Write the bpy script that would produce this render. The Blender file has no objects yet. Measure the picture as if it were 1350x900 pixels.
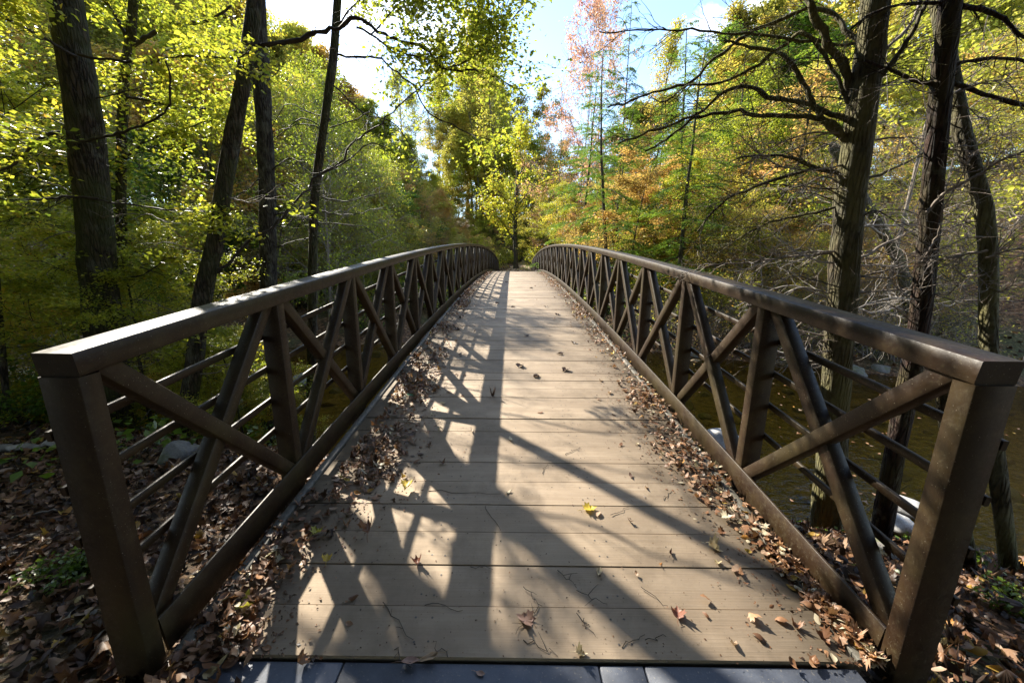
import bpy, math
import numpy as np
from mathutils import Matrix, Vector

rng = np.random.default_rng(11)
scene = bpy.context.scene
COL = scene.collection

# ------------------------------------------------------------------ camera model
F_PX, PITCH, YAW, ROLL, CAM_X, CAM_H = 504.26, .2169, .0058, .007, -.034, 1.6051
CAM = np.array([CAM_X, 0.0, CAM_H])


def ray(u, v):
    """direction through a pixel of the 1350x900 photograph"""
    u, v = u - 675.0, v - 450.0
    c, s = math.cos(ROLL), math.sin(ROLL)
    u, v = c * u + s * v, -s * u + c * v
    x, up = u / F_PX, -v / F_PX
    ct, st = math.cos(PITCH), math.sin(PITCH)
    y, z = ct + st * up, -st + ct * up
    c, s = math.cos(YAW), math.sin(YAW)
    return np.array([c * x - s * y, s * x + c * y, z])


def at_y(u, v, y):
    d = ray(u, v)
    return CAM + d * (y / d[1])


def sm(a, b, t):
    t = np.clip((t - a) / (b - a), 0, 1)
    return t * t * (3 - 2 * t)


# ------------------------------------------------------------------ bridge dimensions
Y0, HR, HB, PD, BAY, NB = 1.2184, 1.2833, .12, .074, 1.1498, 30
L = BAY * NB + PD
RISE = .837
PW = .14
RT = .085
CH = .18


def arc(t):
    return 4 * RISE * t * (L - t) / L ** 2


def deck_z(y):
    t = np.asarray(y) - Y0
    return np.where((t >= 0) & (t <= L), arc(t), 0.0)


# ------------------------------------------------------------------ terrain
WATER = -1.75


def y_near(x):
    return np.clip(5.6 - .25 * x, 3.6, 9.5)


def y_far(x):
    return np.clip(15.5 - .45 * np.maximum(x, 0) + .25 * np.minimum(x, 0), 9.6, 21.0)


def wob(x, y):
    return (np.sin(x * .9 + 1.3) * np.cos(y * .7) * .5 + np.sin(x * 2.3 + y * 1.7) * .25
            + np.sin(x * .31 - y * .23 + 2) * .9 + np.sin(x * 4.1 - y * 3.3) * .12)


def ground(x, y):
    x = np.asarray(x, float)
    y = np.asarray(y, float)
    d = y_near(x) - y
    e = y - y_far(x)
    z = np.full(np.broadcast(x, y).shape, -2.08) + .07 * wob(x * 1.3, y * 1.3)
    zn = -1.85 + 1.55 * sm(-.1, 3.3, d) + .10 * sm(3, 6, d)
    ef = np.clip(e, 0, None)
    zf = -1.85 + .75 * sm(-.2, 3.0, e) + .05 * ef + .36 * np.clip(y - 56, 0, 90)
    zf = zf + .42 * np.clip(x - 13 - .05 * y, 0, 45) * sm(0, 4, e) + .16 * np.clip(-x - 22, 0, 60) * sm(0, 4, e)
    z = np.where(d > -.4, np.maximum(z, zn), z)
    z = np.where(e > -.4, np.maximum(z, zf), z)
    z = z + .06 * wob(x, y) * (sm(0, 1.5, d) + sm(0, 1.5, e))
    # level pads at the two bridge ends
    w = (1 - sm(1.7, 2.6, np.abs(x))) * (1 - sm(1.3, 2.4, y))
    z = z * (1 - w) + (-.13) * w
    w = (1 - sm(1.6, 3.2, np.abs(x))) * sm(33.5, 36.0, y) * (1 - sm(44, 60, y))
    z = z * (1 - w) + (-.05 + .045 * np.clip(y - 35.5, 0, None)) * w
    w = (1 - sm(1.9, 3.0, np.abs(x))) * (1 - sm(35, 36, y)) * sm(1.5, 3, y)
    z = np.minimum(z, np.where(w > 0, -.55 * w + 3 * (1 - w), 9))
    return z


# ------------------------------------------------------------------ mesh helpers
class MB:
    def __init__(self):
        self.v, self.f, self.n, self.a, self.mi = [], [], 0, [], []

    def add(self, V, Fc, var=None, mi=0):
        V = np.asarray(V, float).reshape(-1, 3)
        Fc = np.asarray(Fc, int)
        if len(V) == 0 or len(Fc) == 0:
            return
        self.v.append(V)
        self.f.append(Fc + self.n)
        self.n += len(V)
        m = len(Fc)
        self.a.append(np.full(m, .5) if var is None else np.broadcast_to(np.asarray(var, float), (m,)))
        self.mi.append(np.full(m, mi, int))

    def mesh(self, name, mats, smooth=False):
        me = bpy.data.meshes.new(name)
        V = np.concatenate(self.v)
        tot = np.concatenate([np.full(len(f), f.shape[1]) for f in self.f])
        loops = np.concatenate([f.ravel() for f in self.f])
        me.vertices.add(len(V))
        me.vertices.foreach_set("co", V.astype(np.float32).ravel())
        me.loops.add(len(loops))
        me.loops.foreach_set("vertex_index", loops.astype(np.int32))
        me.polygons.add(len(tot))
        st = np.concatenate([[0], np.cumsum(tot)[:-1]])
        me.polygons.foreach_set("loop_start", st.astype(np.int32))
        me.polygons.foreach_set("material_index", np.concatenate(self.mi).astype(np.int32))
        if smooth:
            me.polygons.foreach_set("use_smooth", np.ones(len(tot), bool))
        at = me.attributes.new("var", 'FLOAT', 'FACE')
        at.data.foreach_set("value", np.concatenate(self.a).astype(np.float32))
        for m in (mats if isinstance(mats, (list, tuple)) else [mats]):
            me.materials.append(m)
        me.update(calc_edges=True)
        me.validate()
        return me


def put(name, me, parent=None, loc=(0, 0, 0), rz=0.0, sc=1.0):
    o = bpy.data.objects.new(name, me)
    COL.objects.link(o)
    o.location = loc
    o.rotation_euler = (0, 0, rz)
    if np.isscalar(sc):
        sc = (sc, sc, sc)
    o.scale = sc
    if parent:
        o.parent = parent
    return o


def tag(o, label=None, cat=None, group=None, kind=None):
    if label:
        o["label"] = label
    if cat:
        o["category"] = cat
    if group:
        o["group"] = group
    if kind:
        o["kind"] = kind
    return o


def empty(name, loc, label, cat, group=None, rz=0.0, sc=1.0):
    o = put(name, None, None, loc, rz, sc)
    o.empty_display_size = .2
    return tag(o, label, cat, group)


def norm(a):
    a = np.asarray(a, float)
    return a / np.maximum(np.linalg.norm(a, axis=-1, keepdims=True), 1e-9)


def tube(mb, P, R, k=5, var=None, cap=True, rough=0.0, r_=None):
    P = np.asarray(P, float)
    n = len(P)
    R = np.broadcast_to(np.asarray(R, float), (n,))
    T = np.empty_like(P)
    T[1:-1] = P[2:] - P[:-2]
    T[0] = P[1] - P[0]
    T[-1] = P[-1] - P[-2]
    T = norm(T)
    m = norm(P[-1] - P[0])
    ref = np.array([1., 0, 0]) if abs(m[0]) < .8 else np.array([0, 0, 1.])
    A = norm(np.cross(T, ref))
    B = np.cross(T, A)
    an = np.arange(k) * 2 * np.pi / k
    rad = R[:, None] * np.ones((1, k))
    if rough:
        rad = rad * (1 + rough * (r_ if r_ is not None else rng).normal(size=(n, k)))
    V = P[:, None, :] + (A[:, None, :] * np.cos(an)[None, :, None] + B[:, None, :] * np.sin(an)[None, :, None]) * rad[:, :, None]
    i = np.arange(n - 1)[:, None] * k
    j = np.arange(k)[None, :]
    j2 = (j + 1) % k
    Fc = np.stack([i + j, i + j2, i + k + j2, i + k + j], -1).reshape(-1, 4)
    mb.add(V.reshape(-1, 3), Fc, var)
    if cap:
        mb.add(V[-1], np.arange(k)[None, :], var)
        mb.add(V[0], np.arange(k)[::-1][None, :], var)


def sweep_yz(mb, x0, x1, YZ, h0, h1, ch=.006, var=None, caps=True):
    """rectangular bar with chamfered edges along a path in a plane x = const; h0..h1 measured along the path normal"""
    YZ = np.asarray(YZ, float)
    n = len(YZ)
    T = np.empty_like(YZ)
    T[1:-1] = YZ[2:] - YZ[:-2]
    T[0] = YZ[1] - YZ[0]
    T[-1] = YZ[-1] - YZ[-2]
    T = norm(T)
    N = np.stack([-T[:, 1], T[:, 0]], 1)
    pr = np.array([(x0 + ch, h0), (x1 - ch, h0), (x1, h0 + ch), (x1, h1 - ch), (x1 - ch, h1), (x0 + ch, h1), (x0, h1 - ch), (x0, h0 + ch)])
    k = 8
    V = np.empty((n, k, 3))
    V[:, :, 0] = pr[None, :, 0]
    V[:, :, 1] = YZ[:, None, 0] + N[:, None, 0] * pr[None, :, 1]
    V[:, :, 2] = YZ[:, None, 1] + N[:, None, 1] * pr[None, :, 1]
    i = np.arange(n - 1)[:, None] * k
    j = np.arange(k)[None, :]
    j2 = (j + 1) % k
    Fc = np.stack([i + j, i + k + j, i + k + j2, i + j2], -1).reshape(-1, 4)
    mb.add(V.reshape(-1, 3), Fc, var)
    if caps:
        mb.add(V[0], np.arange(k)[None, :], var)
        mb.add(V[-1], np.arange(k)[::-1][None, :], var)


def box(mb, x0, x1, y0, y1, z0, z1, ch=.005, var=None):
    sweep_yz(mb, x0, x1, [(y0, z0), (y1, z0)], 0, z1 - z0, ch, var)


# ------------------------------------------------------------------ material helpers
def newmat(name):
    m = bpy.data.materials.new(name)
    m.use_nodes = True
    nt = m.node_tree
    nt.nodes.clear()
    out = nt.nodes.new("ShaderNodeOutputMaterial")
    return m, nt, out


def N(nt, kind, **kw):
    n = nt.nodes.new(kind)
    for k, v in kw.items():
        if hasattr(n, k):
            setattr(n, k, v)
        else:
            n.inputs[k.replace("_", " ")].default_value = v
    return n


def ramp(nt, fac, stops, interp='LINEAR'):
    r = nt.nodes.new("ShaderNodeValToRGB")
    r.color_ramp.interpolation = interp
    el = r.color_ramp.elements
    while len(el) < len(stops):
        el.new(.5)
    for e, (p, c) in zip(el, stops):
        e.position = p
        e.color = (*c, 1) if len(c) == 3 else c
    nt.links.new(fac, r.inputs[0])
    return r.outputs[0]


def mixc(nt, fac, a, b, blend='MIX'):
    m = nt.nodes.new("ShaderNodeMix")
    m.data_type = 'RGBA'
    m.blend_type = blend
    for sock, v in ((m.inputs[0], fac), (m.inputs[6], a), (m.inputs[7], b)):
        if isinstance(v, (int, float)):
            sock.default_value = v
        elif isinstance(v, tuple):
            sock.default_value = (*v, 1)
        else:
            nt.links.new(v, sock)
    return m.outputs[2]


def math_(nt, op, a, b=0.0):
    m = nt.nodes.new("ShaderNodeMath")
    m.operation = op
    for s, v in zip(m.inputs, (a, b)):
        if isinstance(v, (int, float)):
            s.default_value = v
        else:
            nt.links.new(v, s)
    return m.outputs[0]


def noise(nt, vec, scale, detail=4, rough=.6, dist=0.0):
    n = nt.nodes.new("ShaderNodeTexNoise")
    n.inputs["Scale"].default_value = scale
    n.inputs["Detail"].default_value = detail
    n.inputs["Roughness"].default_value = rough
    n.inputs["Distortion"].default_value = dist
    nt.links.new(vec, n.inputs["Vector"])
    return n.outputs["Fac"]


def coords(nt, which="Object", scale=(1, 1, 1)):
    t = nt.nodes.new("ShaderNodeTexCoord")
    if which == "World":
        g = nt.nodes.new("ShaderNodeNewGeometry")
        src = g.outputs["Position"]
    else:
        src = t.outputs[which]
    mp = nt.nodes.new("ShaderNodeMapping")
    mp.inputs["Scale"].default_value = scale
    nt.links.new(src, mp.inputs["Vector"])
    return mp.outputs[0]


def bump(nt, h, strength=.3, dist=.02):
    b = nt.nodes.new("ShaderNodeBump")
    b.inputs["Strength"].default_value = strength
    b.inputs["Distance"].default_value = dist
    nt.links.new(h, b.inputs["Height"])
    return b.outputs[0]


def principled(nt, out, col, rough=.6, spec=.5, metal=0.0, nrm=None):
    p = nt.nodes.new("ShaderNodeBsdfPrincipled")
    for k, v in (("Base Color", col), ("Roughness", rough), ("Specular IOR Level", spec), ("Metallic", metal)):
        s = p.inputs[k]
        if isinstance(v, (int, float)):
            s.default_value = v
        elif isinstance(v, tuple):
            s.default_value = (*v, 1)
        else:
            nt.links.new(v, s)
    if nrm is not None:
        nt.links.new(nrm, p.inputs["Normal"])
    if out is not None:
        nt.links.new(p.outputs[0], out.inputs[0])
    return p


def leafmat(name, stops, transl=.5, spec=.35, rough=.42, obj_share=.3, tint=1.25):
    m, nt, out = newmat(name)
    a = N(nt, "ShaderNodeAttribute", attribute_name="var")
    oi = nt.nodes.new("ShaderNodeObjectInfo")
    f = math_(nt, 'ADD', math_(nt, 'MULTIPLY', a.outputs["Fac"], 1 - obj_share), math_(nt, 'MULTIPLY', oi.outputs["Random"], obj_share))
    c = ramp(nt, f, stops)
    p = principled(nt, None, c, rough, spec)
    t = nt.nodes.new("ShaderNodeBsdfTranslucent")
    tc = mixc(nt, 1.0, c, (tint, tint * 1.02, tint * .8), 'MULTIPLY')
    nt.links.new(tc, t.inputs[0])
    mx = nt.nodes.new("ShaderNodeMixShader")
    mx.inputs[0].default_value = transl
    nt.links.new(p.outputs[0], mx.inputs[1])
    nt.links.new(t.outputs[0], mx.inputs[2])
    nt.links.new(mx.outputs[0], out.inputs[0])
    return m


def N2col(nt, vec):
    n = nt.nodes.new("ShaderNodeTexNoise")
    n.inputs["Scale"].default_value = 2.5
    n.inputs["Detail"].default_value = 4
    nt.links.new(vec, n.inputs["Vector"])
    return n.outputs["Color"]


def barkmat(name, dark, light, moss=None, moss_amt=.5, lich=.25):
    m, nt, out = newmat(name)
    v = coords(nt, "World", (9, 9, 1.3))
    n0 = noise(nt, v, 3.0, 6, .7, .4)
    vo = nt.nodes.new("ShaderNodeTexVoronoi")
    vo.feature = 'DISTANCE_TO_EDGE'
    vo.inputs["Scale"].default_value = 4.2
    nt.links.new(mixc(nt, .12, v, N2col(nt, v)), vo.inputs["Vector"])
    ridge = ramp(nt, vo.outputs["Distance"], [(.0, (0, 0, 0)), (.22, (1, 1, 1))])
    n1 = math_(nt, 'ADD', math_(nt, 'MULTIPLY', n0, .7), math_(nt, 'MULTIPLY', ridge, .35))
    c = ramp(nt, n1, [(.38, dark), (.85, light)])
    v2 = coords(nt, "World", (1, 1, .8))
    n2 = noise(nt, v2, 7.0, 5, .7)
    lm = ramp(nt, n2, [(.60 - lich * .2, (0, 0, 0)), (.68, (1, 1, 1))])
    c = mixc(nt, math_(nt, 'MULTIPLY', lm, .55), c, (.20, .20, .15))
    if moss:
        n3 = noise(nt, v2, 2.2, 5, .7)
        mm = ramp(nt, n3, [(.52 - moss_amt * .2, (0, 0, 0)), (.62, (1, 1, 1))])
        c = mixc(nt, math_(nt, 'MULTIPLY', mm, .8), c, moss)
    principled(nt, out, c, .85, .25, 0, bump(nt, n1, 1.0, .045))
    return m


# ------------------------------------------------------------------ materials
def make_metal():
    m, nt, out = newmat("bronze_painted_steel")
    v = coords(nt, "World")
    n1 = noise(nt, v, 6, 6, .7)
    n2 = noise(nt, v, 45, 5, .7)
    n3 = noise(nt, v, 1.7, 4, .6)
    c = ramp(nt, n1, [(.3, (.014, .006, .0025)), (.5, (.026, .014, .006)), (.74, (.052, .035, .015))])
    c = mixc(nt, ramp(nt, n2, [(.55, (0, 0, 0)), (.72, (.55, .55, .55))]), c, (.075, .058, .028))
    # green-grey algae film towards damp patches
    al = ramp(nt, n3, [(.46, (0, 0, 0)), (.66, (.5, .5, .5))])
    c = mixc(nt, al, c, (.042, .035, .011))
    sp = noise(nt, v, 160, 2, .5)
    c = mixc(nt, ramp(nt, sp, [(.69, (0, 0, 0)), (.73, (.6, .6, .6))]), c, (.30, .26, .2))
    r = ramp(nt, n2, [(.3, (.36, .36, .36)), (.75, (.66, .66, .66))])
    principled(nt, out, c, r, .32, 0, bump(nt, n2, .2, .004))
    return m


def make_plank():
    m, nt, out = newmat("weathered_plank")
    oi = nt.nodes.new("ShaderNodeObjectInfo")
    at = N(nt, "ShaderNodeAttribute", attribute_name="var")
    off = nt.nodes.new("ShaderNodeVectorMath")
    off.operation = 'ADD'
    cb = nt.nodes.new("ShaderNodeCombineXYZ")
    nt.links.new(math_(nt, 'MULTIPLY', oi.outputs["Random"], 40), cb.inputs[0])
    nt.links.new(math_(nt, 'MULTIPLY', oi.outputs["Random"], 17), cb.inputs[2])
    g = nt.nodes.new("ShaderNodeNewGeometry")
    nt.links.new(g.outputs["Position"], off.inputs[0])
    nt.links.new(cb.outputs[0], off.inputs[1])

    def mp(sc):
        q = nt.nodes.new("ShaderNodeMapping")
        q.inputs["Scale"].default_value = sc
        nt.links.new(off.outputs[0], q.inputs["Vector"])
        return q.outputs[0]
    grain = noise(nt, mp((1.2, 60, 40)), 1.5, 5, .65, .6)
    broad = noise(nt, mp((1.0, 5, 5)), 1.4, 4, .6)
    gp = nt.nodes.new("ShaderNodeNewGeometry")
    dirt = noise(nt, gp.outputs["Position"], 2.2, 6, .7)
    c = ramp(nt, grain, [(.22, (.30, .22, .145)), (.5, (.385, .298, .21)), (.8, (.455, .365, .27))])
    c = mixc(nt, math_(nt, 'MULTIPLY', oi.outputs["Random"], .6), c, (.33, .25, .165))
    fr_ = math_(nt, 'FRACT', math_(nt, 'MULTIPLY', oi.outputs["Random"], 7.31))
    c = mixc(nt, math_(nt, 'MULTIPLY', fr_, .45), c, (.21, .165, .12))
    c = mixc(nt, ramp(nt, broad, [(.35, (.6, .6, .6)), (.65, (0, 0, 0))]), c, (.23, .17, .115))
    c = mixc(nt, ramp(nt, dirt, [(.47, (0, 0, 0)), (.72, (.8, .8, .8))]), c, (.16, .12, .08))
    spk = noise(nt, gp.outputs["Position"], 70, 3, .6)
    c = mixc(nt, ramp(nt, spk, [(.66, (0, 0, 0)), (.72, (.5, .5, .5))]), c, (.07, .05, .03))
    # dirt swept against the kerb and green film at the edges
    sx = nt.nodes.new("ShaderNodeSeparateXYZ")
    nt.links.new(gp.outputs["Position"], sx.inputs[0])
    ax = math_(nt, 'ABSOLUTE', sx.outputs[0])
    e = math_(nt, 'ADD', ax, math_(nt, 'MULTIPLY', dirt, .5))
    c = mixc(nt, ramp(nt, math_(nt, 'MULTIPLY', e, .5), [(.60, (0, 0, 0)), (.80, (.75, .75, .75))]), c, (.09, .07, .045))
    principled(nt, out, c, .8, .3, 0, bump(nt, grain, .35, .004))
    return m


def make_plate():
    m, nt, out = newmat("threshold_steel")
    v = coords(nt, "World")
    n1 = noise(nt, v, 9, 5, .7)
    n2 = noise(nt, v, 90, 3, .6)
    c = ramp(nt, n1, [(.3, (.04, .047, .066)), (.7, (.085, .095, .12))])
    c = mixc(nt, ramp(nt, n2, [(.62, (0, 0, 0)), (.7, (.7, .7, .7))]), c, (.22, .2, .17))
    principled(nt, out, c, ramp(nt, n1, [(.3, (.45, .45, .45)), (.7, (.65, .65, .65))]), .4, .1, bump(nt, n2, .2, .003))
    return m


def make_ground():
    m, nt, out = newmat("forest_floor")
    v = coords(nt, "World")
    warp = noise(nt, v, 3, 3, .6)
    vo = nt.nodes.new("ShaderNodeTexVoronoi")
    vo.inputs["Scale"].default_value = 13
    vo.inputs["Randomness"].default_value = 1
    nt.links.new(v, vo.inputs["Vector"])
    sp = nt.nodes.new("ShaderNodeSeparateColor")
    nt.links.new(vo.outputs["Color"], sp.inputs[0])
    c = ramp(nt, sp.outputs[0], [(.0, (.035, .02, .012)), (.3, (.09, .045, .022)), (.6, (.16, .085, .04)), (.85, (.22, .12, .06)), (1, (.30, .2, .12))])
    n1 = noise(nt, v, .5, 5, .65)
    c = mixc(nt, ramp(nt, n1, [(.48, (0, 0, 0)), (.62, (.8, .8, .8))]), c, (.05, .065, .02))
    n2 = noise(nt, v, 26, 5, .7)
    c = mixc(nt, ramp(nt, n2, [(.35, (.7, .7, .7)), (.55, (0, 0, 0))]), c, (.03, .02, .012))
    sx = nt.nodes.new("ShaderNodeSeparateXYZ")
    nt.links.new(v, sx.inputs[0])
    bed = ramp(nt, math_(nt, 'MULTIPLY', math_(nt, 'ADD', sx.outputs[2], 3.0), .5), [(.595, (1, 1, 1)), (.63, (0, 0, 0))])
    n4 = noise(nt, v, 6, 5, .7)
    c = mixc(nt, bed, c, ramp(nt, n4, [(.35, (.07, .055, .018)), (.6, (.22, .165, .055)), (.75, (.36, .27, .11))]))
    h = math_(nt, 'ADD', vo.outputs["Distance"], n2)
    principled(nt, out, c, .8, .3, 0, bump(nt, h, .9, .05))
    return m


def make_water():
    m, nt, out = newmat("creek_water")
    v = coords(nt, "World", (1, 2.2, 1))
    w1 = noise(nt, v, 3.0, 3, .55, .4)
    w2 = noise(nt, v, 11.0, 2, .5, .2)
    h = math_(nt, 'ADD', w1, math_(nt, 'MULTIPLY', w2, .35))
    nb = bump(nt, h, .35, .05)
    fr = nt.nodes.new("ShaderNodeFresnel")
    fr.inputs["IOR"].default_value = 1.33
    nt.links.new(nb, fr.inputs["Normal"])
    tr = nt.nodes.new("ShaderNodeBsdfTransparent")
    tr.inputs[0].default_value = (.72, .60, .26, 1)
    gl = nt.nodes.new("ShaderNodeBsdfGlossy")
    gl.inputs["Roughness"].default_value = .06
    nt.links.new(nb, gl.inputs["Normal"])
    mx = nt.nodes.new("ShaderNodeMixShader")
    nt.links.new(fr.outputs[0], mx.inputs[0])
    nt.links.new(tr.outputs[0], mx.inputs[1])
    nt.links.new(gl.outputs[0], mx.inputs[2])
    nt.links.new(mx.outputs[0], out.inputs[0])
    return m


def make_stone(name, a, b, moss=0.0):
    m, nt, out = newmat(name)
    v = coords(nt, "World")
    n1 = noise(nt, v, 5, 6, .7)
    n2 = noise(nt, v, 60, 4, .6)
    c = ramp(nt, n1, [(.3, a), (.7, b)])
    c = mixc(nt, ramp(nt, n2, [(.4, (.4, .4, .4)), (.6, (0, 0, 0))]), c, tuple(x * .5 for x in a))
    if moss:
        n3 = noise(nt, v, 4, 5, .7)
        c = mixc(nt, ramp(nt, n3, [(.5, (0, 0, 0)), (.6, (moss,) * 3)]), c, (.09, .11, .02))
    principled(nt, out, c, .7, .4, 0, bump(nt, n1, .5, .03))
    return m


def plainmat(name, stops, rough=.8, spec=.3, sc=20):
    m, nt, out = newmat(name)
    v = coords(nt, "World")
    n1 = noise(nt, v, sc, 5, .7)
    principled(nt, out, ramp(nt, n1, stops), rough, spec, 0, bump(nt, n1, .4, .01))
    return m


M_METAL = make_metal()
M_PLANK = make_plank()
M_PLATE = make_plate()
M_STRIP = plainmat("galvanised_strip", [(.3, (.05, .045, .035)), (.7, (.16, .145, .115))], .6, .4, 25)
M_SCREW = plainmat("screw_head", [(.3, (.03, .025, .02)), (.7, (.08, .065, .05))], .5, .5, 60)
M_RUST = plainmat("rusty_base", [(.3, (.07, .025, .012)), (.7, (.16, .07, .035))], .85, .3, 30)
M_GROUND = make_ground()
M_WATER = make_water()
M_PATH = plainmat("path_dirt", [(.3, (.22, .16, .10)), (.7, (.40, .31, .21))], .9, .2, 6)
M_TWIG = plainmat("dead_twig", [(.3, (.10, .075, .055)), (.7, (.26, .22, .18))], .7, .4, 9)
M_TWIGDARK = plainmat("dark_twig", [(.3, (.02, .015, .01)), (.7, (.06, .045, .035))], .7, .35, 9)
M_TWIGPALE = plainmat("pale_twig", [(.3, (.16, .14, .12)), (.7, (.32, .29, .26))], .6, .4, 9)
M_BARK = barkmat("dark_bark", (.018, .013, .009), (.11, .078, .052), (.06, .066, .018), .55, .5)
M_BARKGREY = barkmat("grey_lichen_bark", (.02, .016, .012), (.085, .07, .056), None, 0, .6)
M_BARKMOSS = barkmat("mossy_bark", (.014, .010, .007), (.10, .075, .05), (.17, .155, .055), .8, .8)
M_BARKRED = barkmat("reddish_bark", (.014, .008, .006), (.065, .036, .026), (.06, .05, .02), .2, .1)
M_BARKPALE = barkmat("pale_bark", (.06, .05, .04), (.2, .17, .13), (.1, .1, .03), .3, .5)

LEAF = {
    'yg': leafmat("yellow_green_leaf", [(0, (.11, .16, .022)), (.4, (.26, .295, .032)), (.75, (.43, .40, .045)), (.92, (.54, .40, .05)), (1, (.52, .27, .05))], .58, .45, .4, tint=1.35),
    'green': leafmat("green_leaf", [(0, (.04, .08, .012)), (.5, (.09, .16, .018)), (1, (.2, .28, .03))], .58, .45, .38, tint=1.5),
    'gold': leafmat("gold_leaf", [(0, (.20, .22, .03)), (.35, (.32, .32, .05)), (.75, (.44, .34, .075)), (1, (.50, .25, .07))], .6, tint=1.4),
    'olive': leafmat("olive_leaf", [(0, (.08, .095, .02)), (.4, (.18, .17, .03)), (.75, (.27, .20, .04)), (1, (.34, .2, .07))], .62, tint=1.7),
    'orange': leafmat("orange_leaf", [(0, (.2, .18, .03)), (.4, (.36, .23, .05)), (.75, (.42, .22, .07)), (1, (.38, .16, .06))], .55, tint=1.4),
    'tan': leafmat("tan_leaf", [(0, (.16, .15, .04)), (.35, (.34, .24, .07)), (.75, (.46, .26, .09)), (1, (.46, .21, .09))], .6, tint=1.6),
    'shade': leafmat("dark_green_leaf", [(0, (.012, .02, .006)), (1, (.04, .055, .014))], .3),  # for the added unseen trees, kept dark so they bounce little light
    'rust': leafmat("rust_leaf", [(0, (.10, .07, .02)), (.5, (.20, .10, .03)), (1, (.27, .13, .05))], .45),
    'pink': leafmat("pink_red_leaf", [(0, (.42, .30, .10)), (.4, (.52, .30, .18)), (1, (.55, .22, .18))], .5),
    'hem': leafmat("hemlock_needle", [(0, (.045, .085, .014)), (.5, (.11, .18, .022)), (1, (.24, .31, .035))], .5, .4, .4, tint=1.5),
    'fern': leafmat("low_green_leaf", [(0, (.05, .09, .012)), (.5, (.11, .18, .02)), (1, (.22, .28, .03))], .45, .55, .3),
    'litter': leafmat("fallen_leaf", [(0, (.030, .017, .010)), (.25, (.075, .038, .02)), (.5, (.17, .078, .036)), (.72, (.26, .14, .073)), (.88, (.33, .23, .16)), (.93, (.36, .15, .035)), (.97, (.40, .27, .05)), (1, (.46, .40, .28))], .2, .35, .5, 0.0),
}

# ------------------------------------------------------------------ sky, sun, camera
SUN = norm(np.array([-.96, 1.12, 1.0]))


SKYLOC = (7.7, 3.1, 1.3)


def make_world():
    w = bpy.data.worlds.new("World")
    scene.world = w
    w.use_nodes = True
    nt = w.node_tree
    nt.nodes.clear()
    out = nt.nodes.new("ShaderNodeOutputWorld")
    bg = nt.nodes.new("ShaderNodeBackground")
    sky = nt.nodes.new("ShaderNodeTexSky")
    sky.sky_type = 'NISHITA'
    sky.sun_disc = False
    sky.sun_elevation = math.asin(SUN[2])
    sky.sun_rotation = math.atan2(SUN[0], SUN[1])
    sky.air_density = 1.0
    sky.dust_density = .15
    sky.ozone_density = 2.0
    tc = nt.nodes.new("ShaderNodeTexCoord")
    mp = nt.nodes.new("ShaderNodeMapping")
    mp.inputs["Scale"].default_value = (1, 1, 2.2)
    mp.inputs["Location"].default_value = SKYLOC
    nt.links.new(tc.outputs["Generated"], mp.inputs["Vector"])
    n = noise(nt, mp.outputs[0], 2.6, 8, .58, .3)
    f = ramp(nt, n, [(.53, (0, 0, 0)), (.72, (1, 1, 1))])
    c = mixc(nt, f, sky.outputs[0], (10, 9.9, 9.7))
    nt.links.new(c, bg.inputs[0])
    bg.inputs[1].default_value = .14
    nt.links.new(bg.outputs[0], out.inputs[0])


make_world()
sl = bpy.data.lights.new("sun", 'SUN')
sl.energy = 5.0
sl.angle = math.radians(.53)
sl.color = (1.0, .93, .80)
so = bpy.data.objects.new("sun", sl)
COL.objects.link(so)
so.rotation_euler = Vector(SUN).to_track_quat('Z', 'Y').to_euler()
so.location = (-20, 25, 40)

cam = bpy.data.cameras.new("camera")
cam.sensor_width = 36
cam.lens = 36 * F_PX / 1350
cam.clip_start = .05
cam.clip_end = 1500
co = bpy.data.objects.new("camera", cam)
COL.objects.link(co)
ct, st, cy, sy, cr, sr = math.cos(PITCH), math.sin(PITCH), math.cos(YAW), math.sin(YAW), math.cos(ROLL), math.sin(ROLL)
rz = lambda a: np.array([cy * a[0] - sy * a[1], sy * a[0] + cy * a[1], a[2]])
fw, r0, u0 = rz((0, ct, -st)), rz((1, 0, 0)), rz((0, st, ct))
R_, U_ = cr * r0 + sr * u0, -sr * r0 + cr * u0
mw = Matrix.Identity(4)
for i in range(3):
    mw[i][0], mw[i][1], mw[i][2], mw[i][3] = R_[i], U_[i], -fw[i], CAM[i]
co.matrix_world = mw
scene.camera = co
scene.view_settings.view_transform = 'Standard'
scene.view_settings.look = 'None'
scene.view_settings.gamma = 1
scene.view_settings.exposure = 1.72
scene.view_settings.use_curve_mapping = False
cyc = scene.cycles
cyc.max_bounces = 8
cyc.diffuse_bounces = 5
cyc.glossy_bounces = 2
cyc.transmission_bounces = 4
cyc.transparent_max_bounces = 6
cyc.caustics_reflective = False
cyc.caustics_refractive = False
cyc.sample_clamp_indirect = 6
cyc.use_denoising = True

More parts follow.
